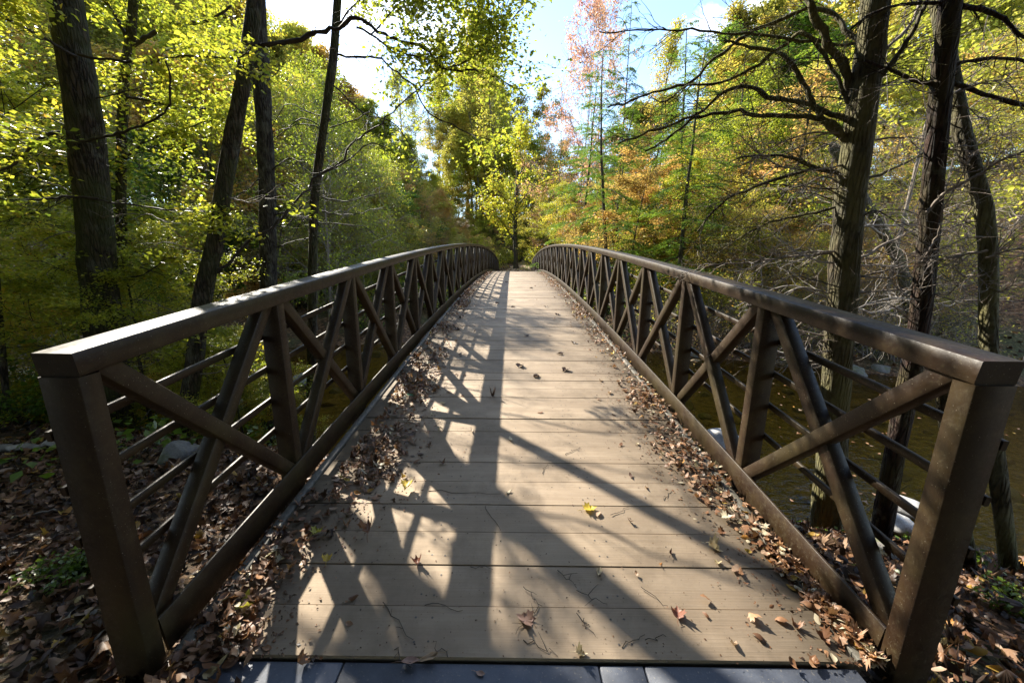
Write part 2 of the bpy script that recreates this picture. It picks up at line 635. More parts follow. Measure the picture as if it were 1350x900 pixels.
# ------------------------------------------------------------------ setting: ground, water, path
def make_terrain():
    xs = np.unique(np.concatenate([np.linspace(-300, -40, 27), np.linspace(-40, -12, 57), np.linspace(-12, 14, 209), np.linspace(14, 45, 63), np.linspace(45, 300, 27)]))
    ys = np.unique(np.concatenate([np.linspace(-60, -2, 15), np.linspace(-2, 24, 209), np.linspace(24, 70, 93), np.linspace(70, 500, 44)]))
    X, Y = np.meshgrid(xs, ys)
    Z = ground(X, Y)
    V = np.stack([X, Y, Z], -1).reshape(-1, 3)
    nx, ny = len(xs), len(ys)
    i, j = np.meshgrid(np.arange(nx - 1), np.arange(ny - 1))
    a = (j * nx + i).ravel()
    mb = MB()
    mb.add(V, np.stack([a, a + 1, a + nx + 1, a + nx], 1))
    tag(put("ground", mb.mesh("ground", M_GROUND, True)), kind="structure", label="leaf covered forest floor and creek banks", cat="ground")
    mb = MB()
    mb.add([(-70, 2.5, WATER), (70, 2.5, WATER), (70, 24, WATER), (-70, 24, WATER)], [[0, 1, 2, 3]])
    tag(put("water", mb.mesh("water", M_WATER)), kind="structure", label="shallow olive brown creek flowing under the bridge", cat="water")
    mb = MB()
    ys = np.linspace(35.3, 60, 50)
    w = 1.35 + .15 * np.sin(ys * 1.1)
    cx = .04 * np.clip(ys - 38, 0, None) ** 1.4
    V = []
    for y, ww, c in zip(ys, w, cx):
        for k in np.linspace(-1, 1, 5):
            x = c + k * ww
            V.append((x, y, float(ground(x, y)) + .02 + .02 * (1 - abs(k))))
    V = np.array(V)
    i, j = np.meshgrid(np.arange(4), np.arange(len(ys) - 1))
    a = (j * 5 + i).ravel()
    mb.add(V, np.stack([a, a + 1, a + 6, a + 5], 1))
    tag(put("path", mb.mesh("path", M_PATH, True)), kind="structure", label="pale dirt footpath at the far end of the bridge", cat="path")


make_terrain()


# ------------------------------------------------------------------ the footbridge
def make_bridge():
    root = empty("footbridge", (0, Y0, 0), "arched steel footbridge with crossed brace railings and plank deck", "bridge")
    ts = np.linspace(0, L, 91)
    for s in (-1, 1):
        xin, xout = s * 1.5, s * (1.5 + PW)
        x0, x1 = min(xin, xout), max(xin, xout)
        mb = MB()
        path = np.stack([ts + Y0, HR + arc(ts)], 1)
        sweep_yz(mb, x0, x1, path, -RT, 0, .004)
        tb = np.linspace(PD, L - PD, 89)
        tp = sorted((xin, s * 1.514))
        sweep_yz(mb, tp[0], tp[1], np.stack([tb + Y0, HB + arc(tb)], 1), -CH, 0, .002)
        sweep_yz(mb, x0, x1, np.stack([tb + Y0, -.26 + arc(tb)], 1), -.14, 0, .004)
        for t in (0, L - PD):
            sweep_yz(mb, x0, x1, [(Y0 + t + PD, -.16), (Y0 + t + PD, HR - RT + arc(t))], 0, PD, .004)
        rail = put("railing", mb.mesh("railing", M_METAL), root)
        rail.location = (0, -Y0, 0)
        side = 'inner face sunlit' if s > 0 else 'inner face in shade'
        mb = MB()
        for t in (0, L - PD):
            box(mb, x0 - .01, x1 + .01, Y0 + t - .01, Y0 + t + PD + .01, -.30, -.16, .006)
        put("post_base", mb.mesh("post_base", M_RUST), rail)
        # uprights: one mesh, copied
        a = 1.516
        xs = sorted((s * a, s * (1.5 + PW - .003)))
        mb = MB()
        sweep_yz(mb, xs[0], xs[1], [(PD, -.27), (PD, HR - RT + .012)], 0, PD, .0035)
        post = mb.mesh("post", M_METAL)
        for k in range(1, NB):
            t = k * BAY
            put("post", post, rail, (0, Y0 + t, arc(t + PD / 2)))
        # braces: front zigzag and the one behind it
        bw = .076
        for k in range(NB):
            ta, tb_ = k * BAY + PD, (k + 1) * BAY
            za0, zb0 = HB - .03 + arc(ta), HB - .03 + arc(tb_)
            za1, zb1 = HR - RT + arc(ta), HR - RT + arc(tb_)
            lo_a, lo_b, hi_a, hi_b = (ta + .045, za0), (tb_ - .045, zb0), (ta + .045, za1), (tb_ - .045, zb1)
            desc, asc = (hi_a, lo_b), (lo_a, hi_b)
            front, back = (desc, asc) if k % 2 == 0 else (asc, desc)
            for (p, q_), d0, d1 in ((front, .017, .090), (back, .040, .113)):
                mb = MB()
                xx = sorted((s * (1.5 + d0), s * (1.5 + d1)))
                p, q_ = np.array(p), np.array(q_)
                dv = norm(q_ - p) * .02
                sweep_yz(mb, xx[0], xx[1], [(p[0] - dv[0] + Y0, p[1] - dv[1]), (q_[0] + dv[0] + Y0, q_[1] + dv[1])], -bw / 2, bw / 2, .0035)
                put("brace", mb.mesh("brace", M_METAL), rail)
        for k in range(1, 5):
            z = HB + (HR - RT - HB) * k / 5
            mb = MB()
            xx = sorted((s * 1.645, s * 1.665))
            tt = np.linspace(.0, L, 81)
            sweep_yz(mb, xx[0], xx[1], np.stack([tt + Y0, z + arc(tt)], 1), -.019, .019, .003)
            put("rod", mb.mesh("rod", M_METAL), rail)
    # deck
    mb = MB()
    tt = np.linspace(.035, L - .03, 81)
    for s in (-1, 1):
        xx = sorted((s * 1.375, s * 1.425))
        sweep_yz(mb, xx[0], xx[1], np.stack([tt + Y0, arc(tt)], 1), -.05, .014, .003)
        for c in (.45, 1.1):
            xx = sorted((s * (c - .05), s * (c + .05)))
            sweep_yz(mb, xx[0], xx[1], np.stack([tt + Y0, arc(tt)], 1), -.26, -.058, .003)
    deck = put("deck", mb.mesh("deck", M_STRIP), root)
    deck.location = (0, -Y0, 0)
    pr = np.random.default_rng(5)
    sp = .2193
    npl = int((L - .03) / sp)
    mb_far = MB()
    for k in range(npl):
        t0, t1 = .03 + k * sp + .0028, .03 + (k + 1) * sp - .0028
        jit = pr.uniform(-.003, .003)
        mb = MB() if k < 100 else mb_far
        xl, xr = -1.37 + pr.uniform(-.006, .006), 1.37 + pr.uniform(-.006, .006)
        sweep_yz(mb, xl, xr, [(Y0 + t0, arc(t0) + jit), (Y0 + t1, arc(t1) + jit + pr.uniform(-.002, .002))], -.05, 0, .004, var=pr.random())
        if k < 60:
            for xs_ in (-1.30, -.46, -.40, .42, .48, 1.29):
                for yo in (.25, .75):
                    c_ = np.array([xs_ + pr.uniform(-.012, .012), Y0 + t0 + (t1 - t0) * (yo + pr.uniform(-.03, .03)), arc(t0 + (t1 - t0) * yo) + jit + .0012])
                    an = np.arange(7) * 2 * np.pi / 7
                    ring = c_ + np.stack([np.cos(an), np.sin(an), 0 * an], 1) * .0052
                    mb.add(ring, np.arange(7)[None, :], mi=1)
        if k < 100:
            put("plank", mb.mesh("plank", [M_PLANK, M_SCREW]), deck)
    tag(put("plank", mb_far.mesh("plank", M_PLANK), deck), kind="stuff")
    for xa, xb in ((-1.36, -.72), (-.715, .318), (.323, .50), (.505, 1.36)):
        mb = MB()
        box(mb, xa, xb, .55, Y0 + .018, -.045, -.012, .004)
        p = put("threshold_plate", mb.mesh("threshold_plate", M_PLATE), root)
        p.location = (0, -Y0, 0)
    return root


make_bridge()


# ------------------------------------------------------------------ vegetation prototypes
def wander(r, p, d, length, n, curl, up=0.0):
    P = [np.array(p, float)]
    d = norm(np.array(d, float))
    for i in range(n):
        d = norm(d + r.normal(size=3) * curl + np.array([0, 0, up]))
        P.append(P[-1] + d * length / n)
    return np.array(P), d


def side_dir(r, d, ang):
    d = norm(d)
    a = norm(np.cross(d, r.normal(size=3)))
    return norm(d * math.cos(ang) + a * math.sin(ang))


def along(P, f):
    s = f * (len(P) - 1)
    i = min(int(s), len(P) - 2)
    return P[i] + (P[i + 1] - P[i]) * (s - i), norm(P[i + 1] - P[i])


def leaves(mb, C, D, Nn, S, var, wid=.33, mi=0):
    """small folded leaves, two triangles each"""
    C, D, Nn = np.asarray(C), norm(D), np.asarray(Nn)
    Sd = norm(np.cross(D, Nn))
    Nn = np.cross(Sd, D)
    S = np.asarray(S)[:, None]
    n = len(C)
    mid = C + D * S * .45
    V = np.stack([C, mid + Sd * S * wid + Nn * S * .08, C + D * S - Nn * S * .05, mid - Sd * S * wid + Nn * S * .08], 1).reshape(-1, 3)
    b = np.arange(n)[:, None] * 4
    Fc = np.concatenate([b + np.array([[0, 1, 2]]), b + np.array([[0, 2, 3]])], 1).reshape(-1, 3)
    mb.add(V, Fc, np.repeat(var, 2), mi)


def leaf_on(r, pts, per, spread, size, up_bias=1.0, droop=.25):
    """leaf centres etc. round points on twigs"""
    pts = np.repeat(np.asarray(pts), per, axis=0)
    n = len(pts)
    C = pts + r.normal(size=(n, 3)) * np.array([spread, spread, spread * .45])
    D = r.normal(size=(n, 3)) * np.array([1, 1, .4]) - np.array([0, 0, droop])
    Nn = norm(r.normal(size=(n, 3)) * .55 + np.array([0, 0, up_bias]))
    S = size * r.uniform(.65, 1.3, n)
    return C, D, Nn, S


def proto_tree(seed, H, base, reach, nl, nsub, ntw, per, leaf, tr, rise=.35, flat=.35, shape='round', spread=.12, lean=0.0, k_trunk=8, droop=.25, wid=.33, bare=0.0):
    """a broadleaf tree: returns (trunk mesh builder, crown mesh builder)"""
    r = np.random.default_rng(seed)
    tm, cm = MB(), MB()
    n = max(6, int(H * 1.2))
    T, _ = wander(r, (0, 0, -.5), (lean, lean * .3, 1), H + .5, n, .05, .05)
    f = np.linspace(0, 1, n + 1)
    tube(tm, T, tr * (1 - f) ** .8 + .008 + tr * .5 * np.exp(-f * 14), k_trunk, rough=.05, r_=r)
    pts = []
    for i in range(nl):
        h = base + (1 - base) * (i + r.random()) / nl
        p, d = along(T, h)
        q = (h - base) / (1 - base)
        if shape == 'round':
            ln = reach * (.45 + .75 * math.sin(math.pi * min(1, q * .85 + .18))) * r.uniform(.7, 1.15)
        elif shape == 'cone':
            ln = reach * (1.05 - q) * r.uniform(.7, 1.1) + .15
        else:
            ln = reach * r.uniform(.5, 1.1) * (1 - .4 * q)
        az = i * 2.4 + r.uniform(-.6, .6)
        el = rise + .5 * q + r.uniform(-.15, .15)
        d0 = np.array([math.cos(az) * math.cos(el), math.sin(az) * math.cos(el), math.sin(el)])
        B, de = wander(r, p, d0, ln, 6, .13, -flat * .12)
        rb = max(.009, tr * .35 * (1 - .7 * h))
        tube(tm, B, np.linspace(rb, .006, 7), 5, cap=False)
        for j in range(nsub):
            g = .2 + .8 * (j + r.random()) / nsub
            p2, d2 = along(B, min(g, .999))
            s_ = side_dir(r, d2, r.uniform(.5, 1.1))
            s_[2] *= 1 - flat
            ls = ln * r.uniform(.25, .5) * (1.15 - .5 * g)
            Sb, _ = wander(r, p2, s_, ls, 4, .16, .02)
            tube(tm, Sb, np.linspace(rb * .4 + .003, .004, 5), 4, cap=False)
            for k in range(ntw):
                p3, d3 = along(Sb, min(.999, r.uniform(.15, 1)))
                t_ = side_dir(r, d3, r.uniform(.4, 1.2))
                t_[2] *= 1 - flat
                Tw, _ = wander(r, p3, t_, ls * r.uniform(.25, .6) + .08, 2, .2, 0)
                tube(tm, Tw, np.array([.005, .004, .002]) if leaf < .14 else np.array([.008, .006, .004]), 3, cap=False)
                if r.random() >= bare:
                    for q_ in (.35, .7, 1.0):
                        pts.append(along(Tw, min(q_, .999))[0])
    pts = np.array(pts)
    clump = np.array([.12 * math.sin(p[0] * 1.3 + seed) + .12 * math.sin(p[1] * 1.7) + .1 * math.sin(p[2] * 1.9) for p in pts])
    C, D, Nn, S = leaf_on(r, pts, per, spread, leaf, 1.0, droop)
    var = np.clip(.5 + np.repeat(clump, per) + r.normal(size=len(C)) * .2, 0, 1)
    leaves(cm, C, D, Nn, S, var, wid)
    return tm, cm


def proto_hemlock(seed, H, reach, nl, tr, base=.12, leaf=.11, per=5):
    r = np.random.default_rng(seed)
    tm, cm = MB(), MB()
    n = 14
    T, _ = wander(r, (0, 0, -.5), (0, 0, 1), H + .5, n, .03, .05)
    f = np.linspace(0, 1, n + 1)
    tube(tm, T, tr * (1 - f) ** .9 + .01, 8)
    C_, D_, N_ = [], [], []
    for i in range(nl):
        h = base + (1 - base) * (i + r.random()) / nl
        p, d = along(T, min(h, .999))
        q = (h - base) / (1 - base)
        ln = reach * (1.05 - q) ** .8 * r.uniform(.6, 1.1) + .2
        az = i * 2.4 + r.uniform(-.5, .5)
        d0 = np.array([math.cos(az), math.sin(az), r.uniform(-.05, .3)])
        B, _ = wander(r, p, d0, ln, 7, .07, -.045)
        tube(tm, B, np.linspace(max(.012, tr * .22 * (1 - .6 * h)), .004, 8), 4, cap=False)
        for j in range(int(8 + ln * 8)):
            g = .15 + .85 * r.random()
            p2, d2 = along(B, min(g, .999))
            sgn = 1 if j % 2 else -1
            sd = norm(np.cross(d2, (0, 0, 1)) * sgn + d2 * r.uniform(.4, .9) + np.array([0, 0, r.uniform(-.3, .05)]))
            ls = ln * .34 * (1.2 - g) * r.uniform(.6, 1.2) + .12
            m = max(3, int(ls / .05))
            u = np.linspace(.1, 1, m)[:, None]
            base_pts = p2 + sd * ls * u - np.array([0, 0, 1]) * (u ** 2) * ls * .18
            for q_ in range(2):
                C_.append(base_pts + r.normal(size=(m, 3)) * .015)
                D_.append(sd + np.cross(sd, (0, 0, 1)) * (1 if q_ else -1) * r.uniform(.5, 1.0, (m, 1)) + r.normal(size=(m, 3)) * .15)
                N_.append(np.array([0, 0, 1.]) + r.normal(size=(m, 3)) * .35)
            tube(tm, np.stack([p2, p2 + sd * ls * .6]), [.004, .002], 3, cap=False)
    C, D, Nn = np.concatenate(C_), np.concatenate(D_), np.concatenate(N_)
    var = np.clip(.5 + .25 * np.sin(C[:, 0] * 2 + C[:, 2] * 1.4) + r.normal(size=len(C)) * .15, 0, 1)
    leaves(cm, C, D, norm(Nn), leaf * r.uniform(.7, 1.2, len(C)), var, .17)
    return tm, cm


def proto_shrub(seed, H, ns, leaf, per, spread=.1, bare=False):
    r = np.random.default_rng(seed)
    tm, cm = MB(), MB()
    pts = []
    for i in range(ns):
        az = r.uniform(0, 6.28)
        d0 = np.array([math.cos(az) * r.uniform(.2, .9), math.sin(az) * r.uniform(.2, .9), 1])
        B, _ = wander(r, (r.normal() * .12, r.normal() * .12, -.1), d0, H * r.uniform(.6, 1.1), 6, .16, -.02)
        tube(tm, B, np.linspace(.014, .004, 7) * (1.3 if bare else 1), 4, cap=False)
        for j in range(9 if bare else 6):
            p, d = along(B, r.uniform(.25, .999))
            S_, _ = wander(r, p, side_dir(r, d, r.uniform(.5, 1.2)), H * r.uniform(.2, .45), 4, .22, .02)
            tube(tm, S_, np.linspace(.006, .002, 5), 3, cap=False)
            for q in (.4, .7, .99):
                pts.append(along(S_, q)[0])
            for k in range(4 if bare else 1):
                p2, d2 = along(S_, r.uniform(.2, .99))
                W_, _ = wander(r, p2, side_dir(r, d2, .8), H * r.uniform(.08, .2), 2, .2, 0)
                tube(tm, W_, [.003, .0025, .0015], 3, cap=False)
                pts.append(W_[-1])
    C, D, Nn, S = leaf_on(r, np.array(pts), per, spread, leaf)
    leaves(cm, C, D, Nn, S, np.clip(.5 + r.normal(size=len(C)) * .25, 0, 1))
    return tm, cm


def store(name, pair, bark):
    tm, cm = pair
    return tm.mesh(name + "_wood", bark, True), cm.mesh(name + "_leaves", LEAF['yg'])


PROTO = {
    'maple': [store("maple", proto_tree(21 + i, 6.0, .16, 2.3, 17, 6, 5, 10, .105, .055), M_BARK) for i in range(3)],
    'fine': [store("fine", proto_tree(31 + i, 6.0, .14, 2.3, 18, 6, 6, 11, .07, .05), M_BARK) for i in range(2)],
    'wispy': [store("wispy", proto_tree(41 + i, 7.0, .2, 2.3, 20, 7, 6, 4, .08, .05, .5, .2, bare=.3), M_TWIG) for i in range(3)],
    'tall': [store("tall", proto_tree(61 + i, 16.0, .28, 3.6, 26, 7, 5, 9, .21, .16, .55, .2, spread=.3), M_BARK) for i in range(3)],
    'slim': [store("slim", proto_tree(81 + i, 17.0, .42, 2.4, 24, 6, 5, 4, .16, .11, .9, .1, bare=.35, spread=.25), M_BARKPALE) for i in range(2)],
    'hemlock': [store("hemlock", proto_hemlock(91 + i, 12.0, 3.4, 46, .12), M_BARK) for i in range(2)],
    'shrub': [store("shrub", proto_shrub(101 + i, 1.5, 9, .10, 3), M_BARK) for i in range(2)],
    'bare': [store("bare", proto_shrub(111 + i, 2.4, 10, .07, 1, bare=True), M_TWIG) for i in range(3)],
    'fernlike': [store("low", proto_shrub(121 + i, .5, 10, .09, 3), M_BARK) for i in range(2)],
}


def plant(kind, name, x, y, h_scale, leafkey, label, cat, group=None, rzv=None, wide=None, bark=None, var_i=None, zoff=0.0):
    ps = PROTO[kind]
    w, lf = ps[int(rng.integers(len(ps))) if var_i is None else var_i]
    z = float(ground(x, y)) + zoff
    sc = h_scale if wide is None else (wide, wide, h_scale)
    root = put(name, None, None, (x, y, z), rng.uniform(0, 6.28) if rzv is None else rzv, sc)
    tag(root, label, cat, group)
    wo = put("stem" if kind in ('shrub', 'bare', 'fernlike') else "trunk", w, root)
    if bark is not None:
        wo.material_slots[0].link = 'OBJECT'
        wo.material_slots[0].material = bark
    if leafkey:
        lo = put("foliage" if kind in ('shrub', 'bare', 'fernlike') else "crown", lf, root)
        lo.material_slots[0].link = 'OBJECT'
        lo.material_slots[0].material = LEAF[leafkey]
    return root


HT = {'maple': 6.0, 'fine': 6.0, 'wispy': 7.0, 'tall': 16.0, 'slim': 17.0, 'hemlock': 12.0, 'shrub': 1.5, 'bare': 2.4, 'fernlike': .5}


def cap_height(x, y, h):
    """keep the sun's path to the deck open (sun stands ahead and to the west)"""
    if x < -1.0:
        yy = y - 1.167 * (abs(x))
        if -.5 < yy < 23:
            h = min(h, max(1.2, .88 * (abs(x) - 2.0)))
        if y > 24 and yy < 50:
            h = min(h, max(3.0, .8 * abs(x) - .5))
        if y > 50 and 34 < yy < 58:
            h = min(h, max(5.0, .95 * abs(x) - float(ground(x, y))))
    return h


def cluster(kind, name, n, xr, yr, hr, keys, label, cat, group, ok=None, bark=None):
    done, tries = 0, 0
    pts = []
    while done < n and tries < 4000:
        tries += 1
        x, y = rng.uniform(*xr), rng.uniform(*yr)
        if ok is not None and not ok(x, y):
            continue
        if y_near(x) - .3 < y < y_far(x) + .6:
            continue
        if abs(x) < 2.3 and y < 50:
            continue
        if pts and min((x - a) ** 2 + (y - b) ** 2 for a, b in pts) < (abs(xr[1] - xr[0]) * abs(yr[1] - yr[0]) / n) * .22:
            continue
        h = cap_height(x, y, rng.uniform(*hr))
        s = h / HT[kind]
        key, lab = keys[done % len(keys)]
        plant(kind, name, x, y, s * rng.uniform(.92, 1.08), key, lab or label, cat, group, wide=s * rng.uniform(.9, 1.25), bark=bark)
        pts.append((x, y))
        done += 1


# ------------------------------------------------------------------ trees standing next to the bridge, built one by one
def smooth_line(P, n):
    P = np.asarray(P, float)
    t = np.concatenate([[0], np.cumsum(np.linalg.norm(np.diff(P, axis=0), axis=1))])
    u = np.linspace(0, t[-1], n)
    # Catmull-Rom through the points
    out = []
    for x in u:
        i = min(max(np.searchsorted(t, x) - 1, 0), len(P) - 2)
        p0, p1, p2, p3 = P[max(i - 1, 0)], P[i], P[i + 1], P[min(i + 2, len(P) - 1)]
        s = (x - t[i]) / max(t[i + 1] - t[i], 1e-9)
        out.append(.5 * ((2 * p1) + (-p0 + p2) * s + (2 * p0 - 5 * p1 + 4 * p2 - p3) * s ** 2 + (-p0 + 3 * p1 - 3 * p2 + p3) * s ** 3))
    return np.array(out)


class Tree:
    def __init__(self, name, label, px, y, w_top, w_bot, bark, cat="tree", group=None, ytop=None, extend=4.0, sides=14, seed=0, sink=.35):
        """px: pixel path of the trunk from top to base, y: its distance; w: trunk width in pixels"""
        self.r = np.random.default_rng(seed + 500)
        ys = np.linspace(ytop if ytop is not None else y, y, len(px))
        P = [at_y(u, v, yy) for (u, v), yy in zip(px, ys)]
        self.y = y
        if extend:
            d = norm(P[0] - P[1])
            P = [P[0] + d * extend] + P
        base = P[-1].copy()
        gz = float(ground(base[0], base[1]))
        if gz < base[2] - .02:
            P.append(np.array([base[0] + (P[-1] - P[-2])[0] * .2, base[1], gz]))
        gz = P[-1][2]
        P.append(P[-1] + np.array([0, 0, -sink]))
        P = smooth_line(P, max(24, int(4 * sum(np.linalg.norm(np.diff(P, axis=0), axis=1)))))
        s = np.linspace(0, 1, len(P))
        dep = P[:, 1] * math.cos(PITCH) - (P[:, 2] - CAM_H) * math.sin(PITCH)
        R = (w_top + (w_bot - w_top) * s) * np.maximum(dep, y * .5) / F_PX / 2 * P[:, 1] / np.hypot(P[:, 0] - CAM_X, P[:, 1])
        hb = P[:, 2] - gz
        R = R * (1 + .55 * np.exp(-np.clip(hb, 0, None) / .16))
        if extend:
            R[0] *= .35
        self.loc = np.array([P[-1][0], P[-1][1], gz])
        self.root = empty(name, self.loc, label, cat, group)
        mb = MB()
        tube(mb, P - self.loc, R, sides, rough=.05, r_=self.r)
        put("trunk", mb.mesh("trunk", bark, True), self.root)
        self.P, self.R, self.bark = P, R, bark
        self.leafpts = []

    def limb(self, px, w0, w1, y0=None, y1=None, twigs=10, tl=.5, mat=None, sub=3, leafy=0.0, name="limb", droop=0.0, wr=.0026):
        r = self.r
        y0 = self.y if y0 is None else y0
        y1 = y0 if y1 is None else y1
        n = len(px)
        P = smooth_line([at_y(u, v, y0 + (y1 - y0) * i / max(1, n - 1)) for i, (u, v) in enumerate(px)], max(10, 5 * n))
        dep = P[:, 1] * math.cos(PITCH) - (P[:, 2] - CAM_H) * math.sin(PITCH)
        R = np.linspace(w0, w1, len(P)) * dep / F_PX / 2 * .70
        R = R * (1 + .10 * r.normal(size=len(P)))
        span = np.linalg.norm(P[-1] - P[0])
        kink = np.cumsum(r.normal(size=(len(P), 3)), axis=0)
        tt = np.linspace(0, 1, len(P))[:, None]
        kink = kink - kink[:1] * (1 - tt) - kink[-1:] * tt
        P = P + kink * span * .006
        mb = MB()
        tube(mb, P - self.loc, R, 7, rough=.06, r_=r)
        for i in range(int(twigs * 1.7)):
            g = r.uniform(.08, 1)
            p, d = along(P, min(g, .999))
            sdir = side_dir(r, d, r.uniform(.4, 1.0))
            ln = tl * r.uniform(.4, 1.2)
            W_, _ = wander(r, p, sdir, ln, 6, .16, -droop * .05)
            tube(mb, W_ - self.loc, np.linspace(wr * 1.4, wr * .5, 7), 4, cap=False)
            for j in range(sub):
                p2, d2 = along(W_, r.uniform(.2, .99))
                W2, _ = wander(r, p2, side_dir(r, d2, r.uniform(.4, 1.0)), ln * r.uniform(.2, .5), 3, .2, -droop * .05)
                tube(mb, W2 - self.loc, np.linspace(wr * .8, wr * .35, 4), 3, cap=False)
                if g > 1 - leafy:
                    for q in (.3, .6, .95):
                        self.leafpts.append(along(W2, q)[0])
            if g > 1 - leafy:
                for q in (.4, .7, .98):
                    self.leafpts.append(along(W_, q)[0])
        return put(name, mb.mesh(name, mat or self.bark, True), self.root)

    def sprays(self, n, v0, v1, reach, mat, leafy=.0, y1=.8):
        """thin bare side twigs along the trunk"""
        r = self.r
        for k in range(n):
            v = r.uniform(v0, v1)
            # pixel of the trunk at this height
            d = [abs((450 + F_PX * -((p[2] - CAM_H) * math.cos(PITCH) + p[1] * math.sin(PITCH)) / (p[1] * math.cos(PITCH) - (p[2] - CAM_H) * math.sin(PITCH))) - v) for p in self.P]
            p = self.P[int(np.argmin(d))]
            dep = p[1] * math.cos(PITCH) - (p[2] - CAM_H) * math.sin(PITCH)
            u = 688 + F_PX * (p[0] - CAM_X) / dep
            sg = 1 if r.random() < .5 else -1
            du = reach * r.uniform(.5, 1.1) * sg
            self.limb([(u, v), (u + du * .35, v - r.uniform(-6, 22)), (u + du * .7, v - r.uniform(-15, 25)), (u + du, v - r.uniform(-35, 25))], 2.6, .8, p[1], p[1] + r.uniform(-y1, y1), 7, .3, mat, 2, leafy, "branch", .3, .0016)

    def crown(self, key, size, per=3, spread=.08, wid=.33):
        pts = np.array(self.leafpts)
        C, D, Nn, S = leaf_on(self.r, pts, per, spread, size)
        mb = MB()
        leaves(mb, C - self.loc, D, Nn, S, np.clip(.5 + self.r.normal(size=len(C)) * .22, 0, 1), wid)
        put("crown", mb.mesh("crown", LEAF[key]), self.root)
        self.leafpts = []

    def canopy(self, z, n, reach, key, size, per=3, bare=.4):
        """limbs and foliage high up, above what the photograph shows"""
        r = self.r
        mb = MB()
        i0 = int(np.argmin(np.abs(self.P[:, 2] - z)))
        for k in range(n):
            p = self.P[max(0, int(r.integers(0, max(1, i0 + 1))))]
            az = k * 2.4
            B, _ = wander(r, p, (math.cos(az), math.sin(az), r.uniform(.2, .9)), reach * r.uniform(.6, 1.1), 6, .12, .02)
            tube(mb, B - self.loc, np.linspace(.03, .007, 7), 5, cap=False)
            for j in range(7):
                p2, d2 = along(B, r.uniform(.25, .99))
                W_, _ = wander(r, p2, side_dir(r, d2, .8), reach * .35, 4, .18, 0)
                tube(mb, W_ - self.loc, np.linspace(.008, .003, 5), 4, cap=False)
                if r.random() > bare:
                    for q in (.3, .5, .7, .99):
                        self.leafpts.append(along(W_, q)[0])
        put("limb", mb.mesh("limb", self.bark, True), self.root)
        self.crown(key, size, per, .2)


